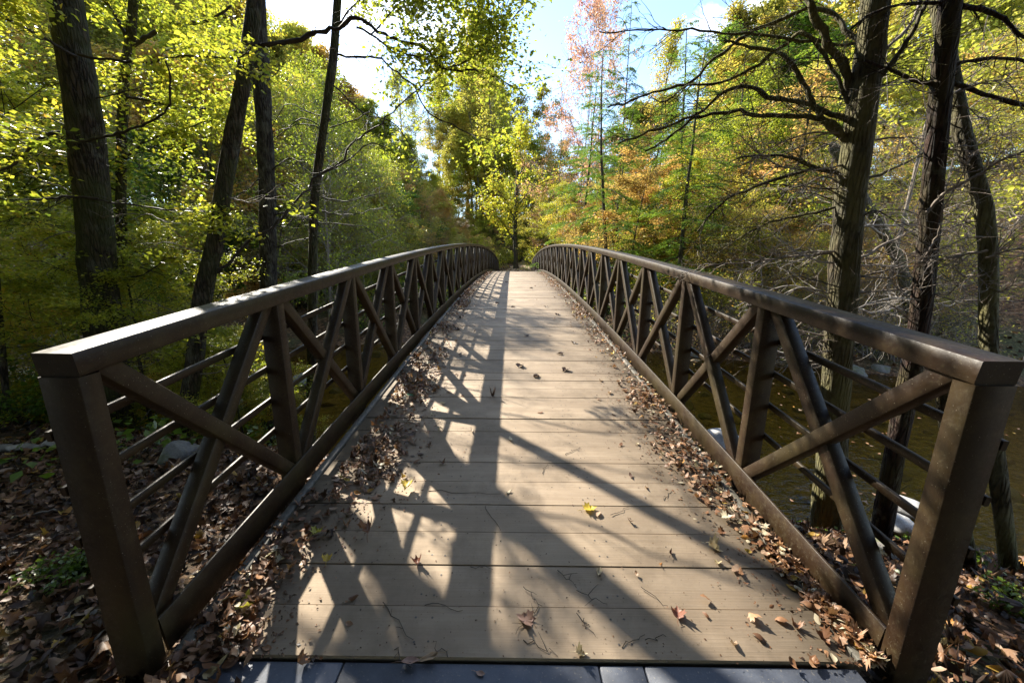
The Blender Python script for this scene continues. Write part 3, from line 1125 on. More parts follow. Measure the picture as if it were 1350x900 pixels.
def near_trees():
    D = M_TWIGDARK
    # --- west side
    t = Tree("hardwood_tree", "thick dark trunk, stoutest tree standing outside the shaded railing", [(82, -30), (98, 80), (110, 150), (125, 300), (137, 440), (150, 560), (160, 610)], 4.8, 42, 60, M_BARK, seed=1)
    t.limb([(112, 180), (60, 180), (20, 215), (-25, 232)], 7, 3, 4.7, 4.3, 10, .6, D, leafy=.6)
    t.limb([(88, 190), (150, 183), (190, 165), (220, 138), (228, 105), (218, 80)], 6, 3, 4.6, 4.3, 9, .5, D)
    t.limb([(130, 262), (90, 257), (40, 262), (-20, 263)], 5, 3, 4.7, 4.4, 8, .5, D, leafy=.4)
    t.limb([(125, 262), (180, 270), (225, 277), (262, 276)], 4, 2, 4.7, 4.5, 8, .5, D, leafy=.5)
    t.limb([(100, 75), (60, 52), (20, 30), (-30, 8)], 6, 3, 4.7, 4.2, 12, .7, D, leafy=.9)
    t.limb([(103, 72), (165, 76), (230, 73), (305, 78), (330, 68)], 5, 2, 4.7, 4.4, 10, .5, D, leafy=.7)
    t.sprays(9, 120, 520, 150, D, .5)
    t.sprays(7, 250, 560, 130, M_TWIG)
    t.crown('yg', .06, 5, .08)
    t.canopy(7.5, 7, 2.6, 'yg', .12)
    t = Tree("forked_tree", "slim forked trunk just beyond the stoutest trunk", [(184, -60), (176, 0), (172, 55), (164, 100), (160, 200), (160, 300), (163, 400), (166, 540)], 7.0, 13, 17, M_BARK, seed=2, extend=2)
    t.limb([(171, 62), (158, 35), (143, 10), (120, -25)], 8, 5, 7.0, 6.9, 6, .6, D, leafy=.7)
    t.limb([(172, 60), (190, 52), (222, 34), (270, 28), (305, 8)], 9, 4, 7.0, 7.2, 10, .7, D, leafy=.9)
    t.limb([(167, 127), (220, 137), (260, 143), (310, 150)], 5, 2, 7.0, 7.4, 10, .6, D, leafy=.9)
    t.limb([(160, 255), (120, 235), (85, 210), (60, 205)], 4, 2, 7.0, 6.8, 8, .6, D, leafy=.9)
    t.limb([(161, 330), (200, 300), (240, 285), (275, 290)], 4, 2, 7.0, 7.0, 8, .6, D, leafy=.9)
    t.limb([(162, 215), (200, 185), (240, 170), (280, 160)], 4, 2, 7.0, 7.0, 9, .6, D, leafy=.9)
    t.sprays(8, 150, 520, 120, D, .8)
    t.crown('yg', .07, 7, .11)
    t = Tree("leaning_tree", "leaning trunk that bends behind the straight grey trunk", [(340, -30), (334, 20), (322, 100), (300, 220), (283, 320), (265, 400), (256, 480), (240, 580), (226, 690)], 4.3, 17, 30, M_BARK, seed=3, ytop=5.0, extend=2.5)
    t.limb([(330, 62), (360, 60), (410, 42), (450, 36), (478, 38), (510, 58), (560, 75), (590, 92), (640, 101), (692, 120)], 9, 2, 4.95, 5.3, 12, .7, D, leafy=.5)
    t.limb([(470, 36), (520, 63), (560, 72), (600, 68), (632, 60), (655, 40), (690, 10)], 4, 2, 4.95, 5.3, 18, .7, D, leafy=1)
    t.limb([(590, 90), (615, 80), (650, 50), (640, 20), (612, -10)], 3, 1.5, 4.95, 5.3, 18, .65, D, leafy=1)
    t.limb([(490, 45), (512, 20), (540, -5), (560, -30)], 3, 1.5, 5.0, 5.1, 16, .6, D, leafy=1)
    t.limb([(288, 360), (320, 325), (342, 310), (366, 296), (400, 266), (450, 215), (480, 182), (542, 135), (585, 90)], 5, 2, 4.6, 5.2, 14, .6, D, leafy=.12)
    t.limb([(445, 72), (490, 75), (512, 88), (543, 125), (565, 150), (615, 175), (660, 190)], 4, 1.5, 5.0, 5.3, 12, .6, D, leafy=.2)
    t.sprays(8, 240, 620, 110, M_TWIG, .1)
    t.crown('yg', .058, 6, .11, .30)
    t = Tree("straight_tree", "straight grey lichen spotted trunk rising behind the shaded handrail", [(337, -50), (341, 40), (345, 100), (352, 250), (354, 370), (356, 500), (358, 650)], 6.6, 21, 25, M_BARKGREY, seed=4)
    t.sprays(6, 160, 560, 90, D, 0)
    t.canopy(7.5, 6, 2.4, 'yg', .12)
    t = Tree("slender_tree", "slender dark curving trunk beside the straight grey trunk", [(447, -30), (441, 60), (432, 130), (425, 180), (415, 260), (412, 360), (411, 450), (409, 580)], 6.4, 10, 13, M_BARK, seed=5, extend=3)
    t.limb([(443, 40), (470, 5), (500, -30)], 4, 2, 6.4, 6.4, 8, .6, D, leafy=.8)
    t.limb([(420, 230), (455, 215), (485, 190), (510, 195)], 3, 2, 6.4, 6.6, 6, .5, D, leafy=.2)
    t.limb([(436, 110), (480, 150), (520, 165), (545, 200)], 3, 1.5, 6.4, 6.6, 8, .5, D, leafy=.2)
    t.sprays(10, 150, 460, 90, D, 0)
    t.crown('yg', .062, 4, .09)
    Tree("dead_sapling", "thin bare stem standing at the edge of the leafy slope", [(-22, 240), (-8, 340), (0, 425), (8, 520), (22, 625)], 4.4, 9, 13, M_BARK, seed=6, extend=1.5)
    # --- east side
    t = Tree("hemlock_tree", "large furrowed trunk with many bare spreading branches over the sunlit railing", [(1160, -40), (1145, 80), (1132, 180), (1120, 260), (1110, 400), (1098, 560), (1082, 770)], 3.1, 38, 44, M_BARKMOSS, seed=7)
    K = dict(droop=.5, wr=.0026)
    t.limb([(1122, 190), (1085, 165), (1062, 130), (1035, 80), (1012, 68), (955, 55)], 13, 4, 3.1, 3.5, 16, .45, **K)
    t.limb([(1120, 185), (1122, 140), (1110, 90), (1080, 35), (1058, -15)], 17, 11, 3.1, 3.2, 12, .45, **K)
    t.limb([(1118, 158), (1065, 140), (1020, 132), (985, 115), (950, 120), (900, 165), (850, 200)], 11, 3, 3.1, 3.9, 18, .5, **K)
    t.limb([(1120, 190), (1075, 162), (1020, 155), (965, 150), (900, 162), (860, 172), (815, 190)], 11, 3, 3.1, 3.8, 18, .45, **K)
    t.limb([(1118, 232), (1075, 220), (1025, 205), (975, 207)], 9, 3, 3.1, 3.4, 14, .4, **K)
    t.limb([(1080, 220), (1000, 245), (950, 265), (920, 305)], 7, 3, 3.15, 3.6, 16, .4, **K)
    t.limb([(1115, 270), (1060, 285), (1000, 300), (945, 335)], 6, 2, 3.1, 3.5, 16, .4, **K)
    t.limb([(1130, 150), (1060, 45), (1020, 62), (960, 100), (905, 110), (870, 135)], 9, 3, 3.1, 4.0, 14, .5, **K)
    t.limb([(1140, 60), (1090, 10), (1020, 30), (960, 62), (905, 100), (850, 118), (800, 142)], 9, 3, 3.15, 4.2, 16, .5, **K)
    t.limb([(1138, 60), (1050, 50), (960, 48), (870, 44), (790, 42)], 6, 2, 3.15, 4.0, 12, .4, **K)
    t.limb([(1110, 330), (1050, 335), (990, 345), (930, 352)], 5, 2, 3.1, 3.4, 14, .35, M_TWIG, **K)
    t.limb([(1125, 238), (1170, 225), (1210, 205), (1258, 180)], 6, 3, 3.1, 3.3, 10, .35, **K)
    t.limb([(1118, 350), (1160, 325), (1200, 305), (1242, 290)], 6, 2, 3.1, 3.3, 10, .35, M_TWIG, **K)
    t.limb([(1132, 130), (1170, 90), (1190, 60), (1228, -10)], 12, 6, 3.1, 3.0, 12, .4, **K)
    t.limb([(1138, 100), (1165, 70), (1200, 30), (1215, -20)], 8, 4, 3.15, 3.4, 10, .4, M_TWIG, **K)
    t.sprays(16, 40, 420, 170, D)
    for i in range(20):
        v = t.r.uniform(150, 480)
        u = 1120 - (v - 260) * .07
        sgn = -1 if i % 3 else 1
        du = t.r.uniform(60, 150)
        t.limb([(u, v), (u + sgn * du * .5, v + t.r.uniform(-25, 10)), (u + sgn * du, v + t.r.uniform(-40, 40))], 4, 1.5, 3.1, 3.1 + t.r.uniform(-.3, .5), 9, .35, M_TWIG if i % 2 else M_TWIGPALE, droop=.3, wr=.0022)
    t = Tree("red_barked_tree", "dark reddish trunk close beside the large furrowed trunk", [(1258, -40), (1245, 80), (1235, 180), (1222, 330), (1212, 430), (1195, 520), (1172, 640), (1150, 790)], 2.9, 32, 31, M_BARKRED, seed=8)
    t.limb([(1238, 100), (1290, 120), (1360, 140)], 9, 7, 2.9, 2.8, 5, .3)
    t.limb([(1243, 88), (1300, 77), (1365, 80)], 7, 5, 2.9, 2.9, 5, .3)
    t.limb([(1250, 8), (1310, 16), (1334, 40), (1362, 54)], 10, 6, 2.9, 2.8, 5, .3)
    t.limb([(1238, 110), (1200, 105), (1165, 90), (1140, 80)], 8, 4, 2.9, 3.0, 6, .3)
    t.limb([(1250, 5), (1200, 5), (1160, 12), (1120, 40)], 7, 4, 2.9, 3.0, 8, .3)
    t.limb([(1216, 345), (1235, 300), (1250, 260), (1262, 240), (1275, 215)], 3.5, 1.5, 2.85, 2.6, 9, .25, M_TWIG)
    t.limb([(1222, 280), (1250, 255), (1290, 232), (1325, 210), (1362, 196)], 6, 4, 2.85, 2.6, 9, .3, M_TWIG)
    t.sprays(12, 120, 470, 110, M_TWIG)
    t = Tree("curved_tree", "mossy curving trunk behind the end post of the sunlit railing", [(1258, 120), (1266, 165), (1278, 210), (1298, 275), (1303, 350), (1303, 440), (1306, 520), (1312, 600), (1325, 700), (1335, 800), (1343, 925)], 2.2, 24, 33, M_BARKMOSS, seed=9, ytop=3.0, extend=1.5)
    t.limb([(1300, 340), (1330, 330), (1365, 325)], 4, 3, 2.6, 2.4, 8, .25, M_TWIG)
    t.limb([(1302, 330), (1270, 338), (1245, 342), (1215, 345)], 4, 2, 2.6, 2.7, 9, .25, M_TWIG)
    t.sprays(8, 220, 440, 80, M_TWIG, y1=.3)
    Tree("snag", "short leaning dark dead trunk between the end post and the mossy trunk", [(1240, 470), (1247, 540), (1266, 680), (1285, 800), (1300, 925)], 2.25, 24, 33, M_BARK, seed=10, extend=0)
    t = Tree("fallen_leaning_tree", "pale sunlit trunk leaning over the far side of the creek", [(1140, 265), (1160, 300), (1185, 345), (1200, 400), (1204, 470)], 11.8, 15, 20, M_BARKPALE, seed=12, extend=2)
    t.limb([(1165, 310), (1130, 290), (1095, 285)], 5, 2, 11.5, 11.3, 8, .8, M_TWIGPALE, wr=.008)
    # small tree that shows dark against the brush past the far end
    t = Tree("understory_tree", "small dark forked tree straight past the far end of the bridge", [(682, 235), (681, 270), (679, 300), (680, 345)], 44, 4, 6.5, M_BARK, seed=13, extend=.8)
    t.limb([(682, 240), (690, 215), (684, 195), (688, 175)], 3, 1, 44, 44, 18, 2.2, D, leafy=1, wr=.02)
    t.limb([(680, 320), (668, 300), (655, 282), (650, 270)], 3, 1.5, 44, 44, 14, 2.2, D, leafy=1, wr=.02)
    t.limb([(681, 292), (672, 275), (666, 262), (650, 245)], 3.5, 1.5, 44, 44, 14, 2.2, D, leafy=1, wr=.02)
    t.limb([(682, 270), (700, 250), (716, 240), (730, 236)], 3, 1.5, 44, 44, 14, 2.2, D, leafy=1, wr=.02)
    t.crown('yg', .26, 5, .3)


near_trees()


# ------------------------------------------------------------------ the wood on both banks
def woods():
    W, E = "tree", "bush"
    # west bank, near
    cluster('fine', "maple_sapling", 10, (-15, -7.5), (4.0, 7.4), (5.0, 8.5), [('yg', "yellow green maple sapling on the near bank of the shaded railing side")], "", W, "maples on the near west bank")
    cluster('shrub', "bush", 18, (-13, -3.6), (3.9, 6.6), (.6, 1.3), [('green', "low green bush in the shade under the near maples"), ('fern', None)], "low green bush in the shade under the near maples", E, "bushes under the near maples")
    # west bank, over the creek
    cluster('maple', "maple_tree", 28, (-34, -7), (14.5, 34), (6, 13), [('yg', "bright yellow green maple across the creek on the shaded railing side"), ('yg', None), ('green', "fresh green maple across the creek on the shaded railing side"), ('orange', "orange tinged maple across the creek on the shaded railing side"), ('gold', "gold leaved maple across the creek on the shaded railing side")],
            "bright yellow green maple across the creek on the shaded railing side", W, "maples across the creek to the west")
    cluster('wispy', "wispy_tree", 16, (-16, -6), (14, 25), (7, 11), [('olive', "thin olive leaved tree leaning over the creek behind the shaded handrail"), ('yg', "thin yellow green tree leaning over the creek behind the shaded handrail")], "", W, "thin trees over the creek")
    cluster('shrub', "green_bush", 60, (-22, -2.6), (13.8, 28), (.9, 2.0), [('green', "green bush on the far creek bank behind the shaded railing"), ('yg', "yellow green bush on the far creek bank behind the shaded railing")], "", E, "bushes on the far west bank")
    cluster('tall', "tall_tree", 30, (-70, -16), (34, 80), (14, 28), [('yg', "tall yellow green tree at the back of the west wood"), ('olive', "tall olive tree at the back of the west wood"), ('orange', "tall orange tinged tree at the back of the west wood"), ('yg', None)], "tall yellow green tree at the back of the west wood", W, "tall trees behind the west bank")
    cluster('slim', "airy_tree", 26, (-24, -5), (33, 58), (17, 26), [('yg', "tall airy yellow green tree with open crown behind the arching limb"), ('gold', "tall airy golden tree with open crown behind the arching limb"), ('olive', "tall airy olive tree with open crown behind the arching limb")], "", W, "airy trees behind the arching limb")
    cluster('slim', "high_tree", 14, (-30, -13), (19, 33), (12, 20), [('yg', "high yellow green tree seen above the maples on the shaded side"), ('olive', "high olive tree seen above the maples on the shaded side")], "", W, "high trees above the west maples")
    for x, y, h in ((-7.6, 15.6, 9.2), (-9.6, 19.4, 8.8), (-7.1, 21, 6.8), (-10.2, 17.4, 11.2), (-8.6, 24.2, 8.4), (-6.6, 13.2, 8.2), (-11.5, 22.5, 10.8)):
        plant('wispy', "creekside_tree", x, y, h / 7, 'yg', "slender open crowned tree at the edge of the shaded creek", W, "slender trees edging the shaded creek", wide=.75 * h / 7)
    cluster('fine', "sapling", 8, (-8.5, -2.5), (4.6, 6.6), (1.6, 3.2), [('yg', "young yellow green sapling between the trunks by the shaded railing"), ('yg', None)], "young yellow green sapling between the trunks by the shaded railing", W, "saplings between the trunks")
    # straight ahead
    for x, y in ((1.95, 40.3), (-2.5, 41), (2.7, 43.5), (-2.0, 45.5), (-.6, 52), (3.6, 47.5), (.4, 56)):
        plant('shrub', "path_bush", x, y, 1.5, 'yg', "leafy yellow bush crowding the far path end", E, "bushes crowding the far path", wide=1.7)
    cluster('fine', "back_maple", 36, (-42, 2), (60, 92), (7, 13), [('gold', "golden maple on the slope far behind the shaded railing"), ('tan', "tan orange maple on the slope far behind the shaded railing"), ('yg', "yellow green maple on the slope far behind the shaded railing"), ('gold', None)], "golden maple on the slope far behind the shaded railing", W, "maples on the far slope")
    for x, y, h, k in ((1.6, 54, 11, 'yg'), (4.2, 52, 11, 'yg'), (6.2, 57, 14, 'gold'), (3.0, 62, 15, 'yg'), (-3.8, 67, 17, 'yg'), (1.8, 72, 20, 'olive'), (-7, 71, 20, 'gold'), (-1.0, 64, 13, 'gold')):
        plant('maple', "path_tree", x, y, h / 6, k, {'yg': "yellow green tree standing where the far path bends away", 'gold': "golden tree standing where the far path bends away", 'olive': "olive tree standing where the far path bends away"}[k], W, "trees at the bend of the far path", wide=h / 7.5)
    cluster('wispy', "brown_tree", 20, (-13, -2.6), (26, 44), (5.5, 10), [('tan', "twiggy tan brown understory tree at the far end of the shaded railing"), ('gold', "twiggy golden understory tree at the far end of the shaded railing"), ('olive', "twiggy olive understory tree at the far end of the shaded railing")], "", W, "twiggy trees at the far bridge end")
    cluster('fine', "gold_tree", 30, (-14, 13), (42, 64), (5, 11), [('gold', "gold leaved tree in the wood straight beyond the bridge"), ('yg', "yellow green tree in the wood straight beyond the bridge"), ('gold', "gold leaved tree in the wood straight beyond the bridge"), ('tan', "tan leaved tree in the wood straight beyond the bridge")], "yellow green tree in the wood straight beyond the bridge", W, "trees straight beyond the bridge")
    cluster('maple', "olive_maple", 10, (-15, -3), (31, 44), (5.5, 10), [('tan', "tan brown maple beside the far end of the shaded railing"), ('gold', "gold maple beside the far end of the shaded railing"), ('yg', "yellow green maple beside the far end of the shaded railing")], "", W, "maples beside the far end of the shaded railing")
    cluster('shrub', "yellow_bush", 34, (-9, 10), (38.5, 52), (1.2, 2.4), [('yg', "bright yellow green bush beside the far path")], "", E, "bushes beside the far path")
    cluster('slim', "slim_tree", 40, (-46, 0), (60, 88), (20, 31), [('gold', "tall slim pale trunked tree with thin gold foliage against the clouds"), ('yg', "tall slim pale trunked tree with thin green foliage against the clouds")], "", W, "slim trees against the sky")
    # east side
    for i, (x, y, h) in enumerate(((4.3, 17.5, 11), (6.6, 15.6, 10), (8.2, 19.5, 13), (4.0, 25, 12), (10.5, 16.5, 11), (7.0, 29, 13), (12.5, 22, 13), (5.6, 21.5, 9))):
        plant('hemlock', "hemlock", x, y, h / 12, 'hem', "green hemlock with layered sprays behind the sunlit railing", W, "hemlocks on the east bank")
    cluster('fine', "orange_maple", 26, (4, 18), (15, 38), (3.5, 8), [('tan', "tan brown maple low on the east bank"), ('yg', "yellow green maple low on the east bank"), ('orange', "orange maple low on the east bank"), ('gold', "gold maple low on the east bank")], "", W, "maples low on the east bank")
    cluster('bare', "bare_bush", 52, (5, 28), (10.8, 27), (1.6, 3.6), [('tan', "bare grey twiggy bush on the far creek bank by the sunlit railing"), ('olive', None)], "bare grey twiggy bush on the far creek bank by the sunlit railing", E, "bare bushes on the east bank")
    cluster('bare', "twig_bush", 22, (4.5, 13), (10.6, 14.5), (1.4, 2.6), [('gold', "twiggy bush with few yellow leaves at the water edge on the far bank"), ('tan', "twiggy bush with few tan leaves at the water edge on the far bank")], "", E, "twiggy bushes at the far water edge")
    cluster('wispy', "edge_tree", 10, (5, 14), (11.5, 17), (3, 5.5), [('tan', "small tan leaved tree at the far water edge"), ('gold', "small gold leaved tree at the far water edge")], "", W, "small trees at the far water edge")
    cluster('wispy', "rusty_tree", 28, (11, 42), (12, 36), (5, 10), [('olive', "thin olive leaved tree on the east hillside"), ('tan', "thin tan leaved tree on the east hillside"), ('gold', "thin gold leaved tree on the east hillside"), ('yg', "thin yellow green tree on the east hillside")], "", W, "thin trees on the east hillside")
    cluster('maple', "hillside_maple", 30, (16, 60), (14, 55), (6, 12), [('gold', "gold maple high on the east hillside"), ('yg', "yellow green maple high on the east hillside"), ('olive', "olive maple high on the east hillside"), ('tan', "tan maple high on the east hillside"), ('olive', None)], "olive maple high on the east hillside", W, "maples on the east hillside")
    cluster('shrub', "bright_bush", 10, (4.0, 9.5), (13.6, 20), (1.3, 2.0), [('yg', "sunlit yellow green bush right behind the sunlit handrail")], "", E, "bright bushes behind the sunlit railing")
    cluster('tall', "background_tree", 20, (12, 60), (42, 70), (17, 27), [('olive', "tall olive tree at the back of the east wood"), ('gold', "tall gold tree at the back of the east wood"), ('hem', "tall dark green tree at the back of the east wood"), ('yg', "tall yellow green tree at the back of the east wood")], "", W, "tall trees behind the east bank")
    cluster('tall', "skyline_tree", 18, (-42, -15), (48, 84), (24, 33), [('yg', "tallest yellow green tree on the skyline over the shaded handrail"), ('gold', "tallest gold tree on the skyline over the shaded handrail"), ('olive', "tallest olive tree on the skyline over the shaded handrail")], "", W, "tallest trees on the skyline")
    for x, y, h in ((-11.5, 66, 15), (-13, 74, 17), (-8, 84, 24), (-4, 86, 27), (-11, 90, 28)):
        plant('tall', "gap_tree", x, y, h / 16, 'gold', "tall gold tree just west of the blue sky gap", W, "gold trees west of the sky gap")
    # unseen trees added beside and behind the camera to hold back skylight
    for i, (x, y, h) in enumerate(((-6, -5, 15), (-1, -8, 17), (4.5, -5.5, 15), (9.5, -5.5, 16), (-11, -2.5, 15), (-4, -13, 18), (5, -13, 18), (-13, 2.5, 12), (0.5, -16, 18), (13, -9, 17), (-2.5, -3.0, 16), (3, -2.6, 17), (-8, -8, 17), (6.5, -8, 17), (-15, -9, 17))):
        plant('tall', "added_canopy_tree", x, y, h / 16, 'green' if y > 0 else 'shade', "unseen tall leafy tree added round the near bridge end to block skylight", W, "unseen tall trees added round the near bridge end", wide=1.5)
    for i, (x, y, h) in enumerate(((-6, -3.2, 6), (-2.5, -4.5, 7), (1.5, -4.2, 6), (5, -3.0, 6.5), (-9, -1.5, 6), (8, -1.8, 6), (-4.5, -7, 7), (3.5, -7.5, 7.5), (0, -7.5, 7))):
        plant('maple', "added_backing_tree", x, y, h / 6, 'shade', "unseen dense green tree added past the near bridge end to darken the post fronts", W, "unseen trees added to darken the post fronts", wide=1.3 * h / 6)  # added low trees out of view, block light onto camera-facing post sides
    # single trees that stand out
    plant('wispy', "pink_maple", 5.6, 37, 3.0, 'pink', "tall thin pink leaved tree beside the gap of blue sky", W, "pink autumn maples", var_i=0, wide=1.5)
    plant('wispy', "pink_maple", 3.9, 40, 1.9, 'pink', "pink leaved tree lower than its tall pink neighbour at the sky gap", W, "pink autumn maples", var_i=1, wide=1.5)
    plant('wispy', "pink_maple", 8.2, 42, 3.3, 'pink', "tall pink leaved tree behind the narrow dark conifer", W, "pink autumn maples", var_i=2, wide=1.8)
    plant('hemlock', "pine_tree", 9.4, 38, 1.95, 'hem', "narrow dark green conifer against the sky beside the pink tree", W, wide=1.0, var_i=0)
    plant('maple', "golden_tree", -9.2, 79, 3.0, 'gold', "brightest golden tree below the white cloud beside the sky gap", W, wide=2.0, var_i=2)
    plant('slim', "bare_crowned_tree", 13.5, 40, 1.25, 'gold', "tall pale trunked tree with a thin crown beside the dark conifer", W, var_i=1)


woods()


# ------------------------------------------------------------------ leaves, stones, sticks
def half(pts):
    right = np.array(pts, float)
    left = right[::-1].copy()
    left[:, 1] *= -1
    return np.concatenate([right, left[1:-1] if pts[0][1] == 0 and pts[-1][1] == 0 else left])


MAPLE = half([(0, 0), (.04, .14), (-.06, .34), (.14, .30), (.20, .52), (.36, .42), (.52, .46), (.50, .27), (.66, .26), (.72, .14), (1, 0)])
OVAL = half([(0, 0), (.10, .13), (.30, .25), (.55, .26), (.80, .14), (1, 0)])
LONG = half([(0, 0), (.12, .09), (.35, .16), (.65, .15), (.85, .08), (1, 0)])


def leaf_template(out, r, curl):
    """outline -> vertices with a centre line, curled"""
    n = len(out)
    c = np.array([[.18, 0], [.42, 0], [.68, 0]])
    inner = np.stack([out[:, 0] * .6 + .4 * np.clip(out[:, 0], .2, .7), out[:, 1] * .5], 1)
    P = np.concatenate([out, inner, [[.45, 0]]])
    x, y = P[:, 0] - .45, P[:, 1]
    z = curl * (r.uniform(.5, 1.6) * y ** 2 * 2.2 + r.uniform(-.4, 1.2) * x ** 2 * 1.2) + r.normal(size=len(P)) * .03 * curl + r.uniform(-.5, .5) * x * y * curl
    a = r.uniform(.0, .5) * curl
    P3 = np.stack([x, y * (1 - .35 * curl * r.random()), z + a * np.abs(y)], 1)
    i = np.arange(n)
    j = (i + 1) % n
    F1 = np.stack([i, j, n + j], 1)
    F2 = np.stack([i, n + j, n + i], 1)
    F3 = np.stack([n + i, n + j, np.full(n, 2 * n)], 1)
    return P3, np.concatenate([F1, F2, F3])


def leaf_template_lo(out, r, curl):
    n = len(out)
    P = np.concatenate([out, [[.45, 0]]])
    x, y = P[:, 0] - .45, P[:, 1]
    z = curl * (r.uniform(.3, 1.6) * y ** 2 * 2.4 + r.uniform(-.5, 1.2) * x ** 2 * 1.2) + r.normal(size=len(P)) * .04 * curl
    i = np.arange(n)
    return np.stack([x, y, z], 1), np.stack([i, (i + 1) % n, np.full(n, n)], 1)


def scatter(mb, pos, size, tilt, var, r, curl=(.5, 2.0), hi=False, nrm=None):
    outs = [MAPLE, OVAL, OVAL, LONG, OVAL]
    T = [(leaf_template if hi else leaf_template_lo)(outs[k % 5], r, r.uniform(*curl)) for k in range(15)]
    pick = r.integers(0, 15, len(pos))
    for k in range(15):
        m = pick == k
        n = int(m.sum())
        if not n:
            continue
        tv, tf = T[k]
        yaw = r.uniform(0, 2 * np.pi, n)
        tl = np.abs(r.normal(size=n)) * tilt
        ta = r.uniform(0, 2 * np.pi, n)
        Nn = np.stack([np.sin(tl) * np.cos(ta), np.sin(tl) * np.sin(ta), np.cos(tl)], 1)
        if nrm is not None:
            Nn = norm(Nn + nrm[m] - np.array([0, 0, 1]))
        A = np.stack([np.cos(yaw), np.sin(yaw), np.zeros(n)], 1)
        A = norm(A - Nn * (A * Nn).sum(1, keepdims=True))
        B = np.cross(Nn, A)
        flip = np.where(r.random(n) < .35, -1, 1)[:, None]
        s = size[m][:, None, None]
        V = pos[m][:, None, :] + s * (tv[None, :, 0:1] * A[:, None, :] + tv[None, :, 1:2] * B[:, None, :] + (tv[None, :, 2:3] * flip[:, None]) * Nn[:, None, :])
        # keep every leaf above what it lies on
        low = V[:, :, 2].min(1) - pos[m][:, 2]
        V[:, :, 2] -= low[:, None] * .8
        nv = len(tv)
        Fc = (np.arange(n)[:, None, None] * nv + tf[None]).reshape(-1, 3)
        mb.add(V.reshape(-1, 3), Fc, np.repeat(var[m], len(tf)))


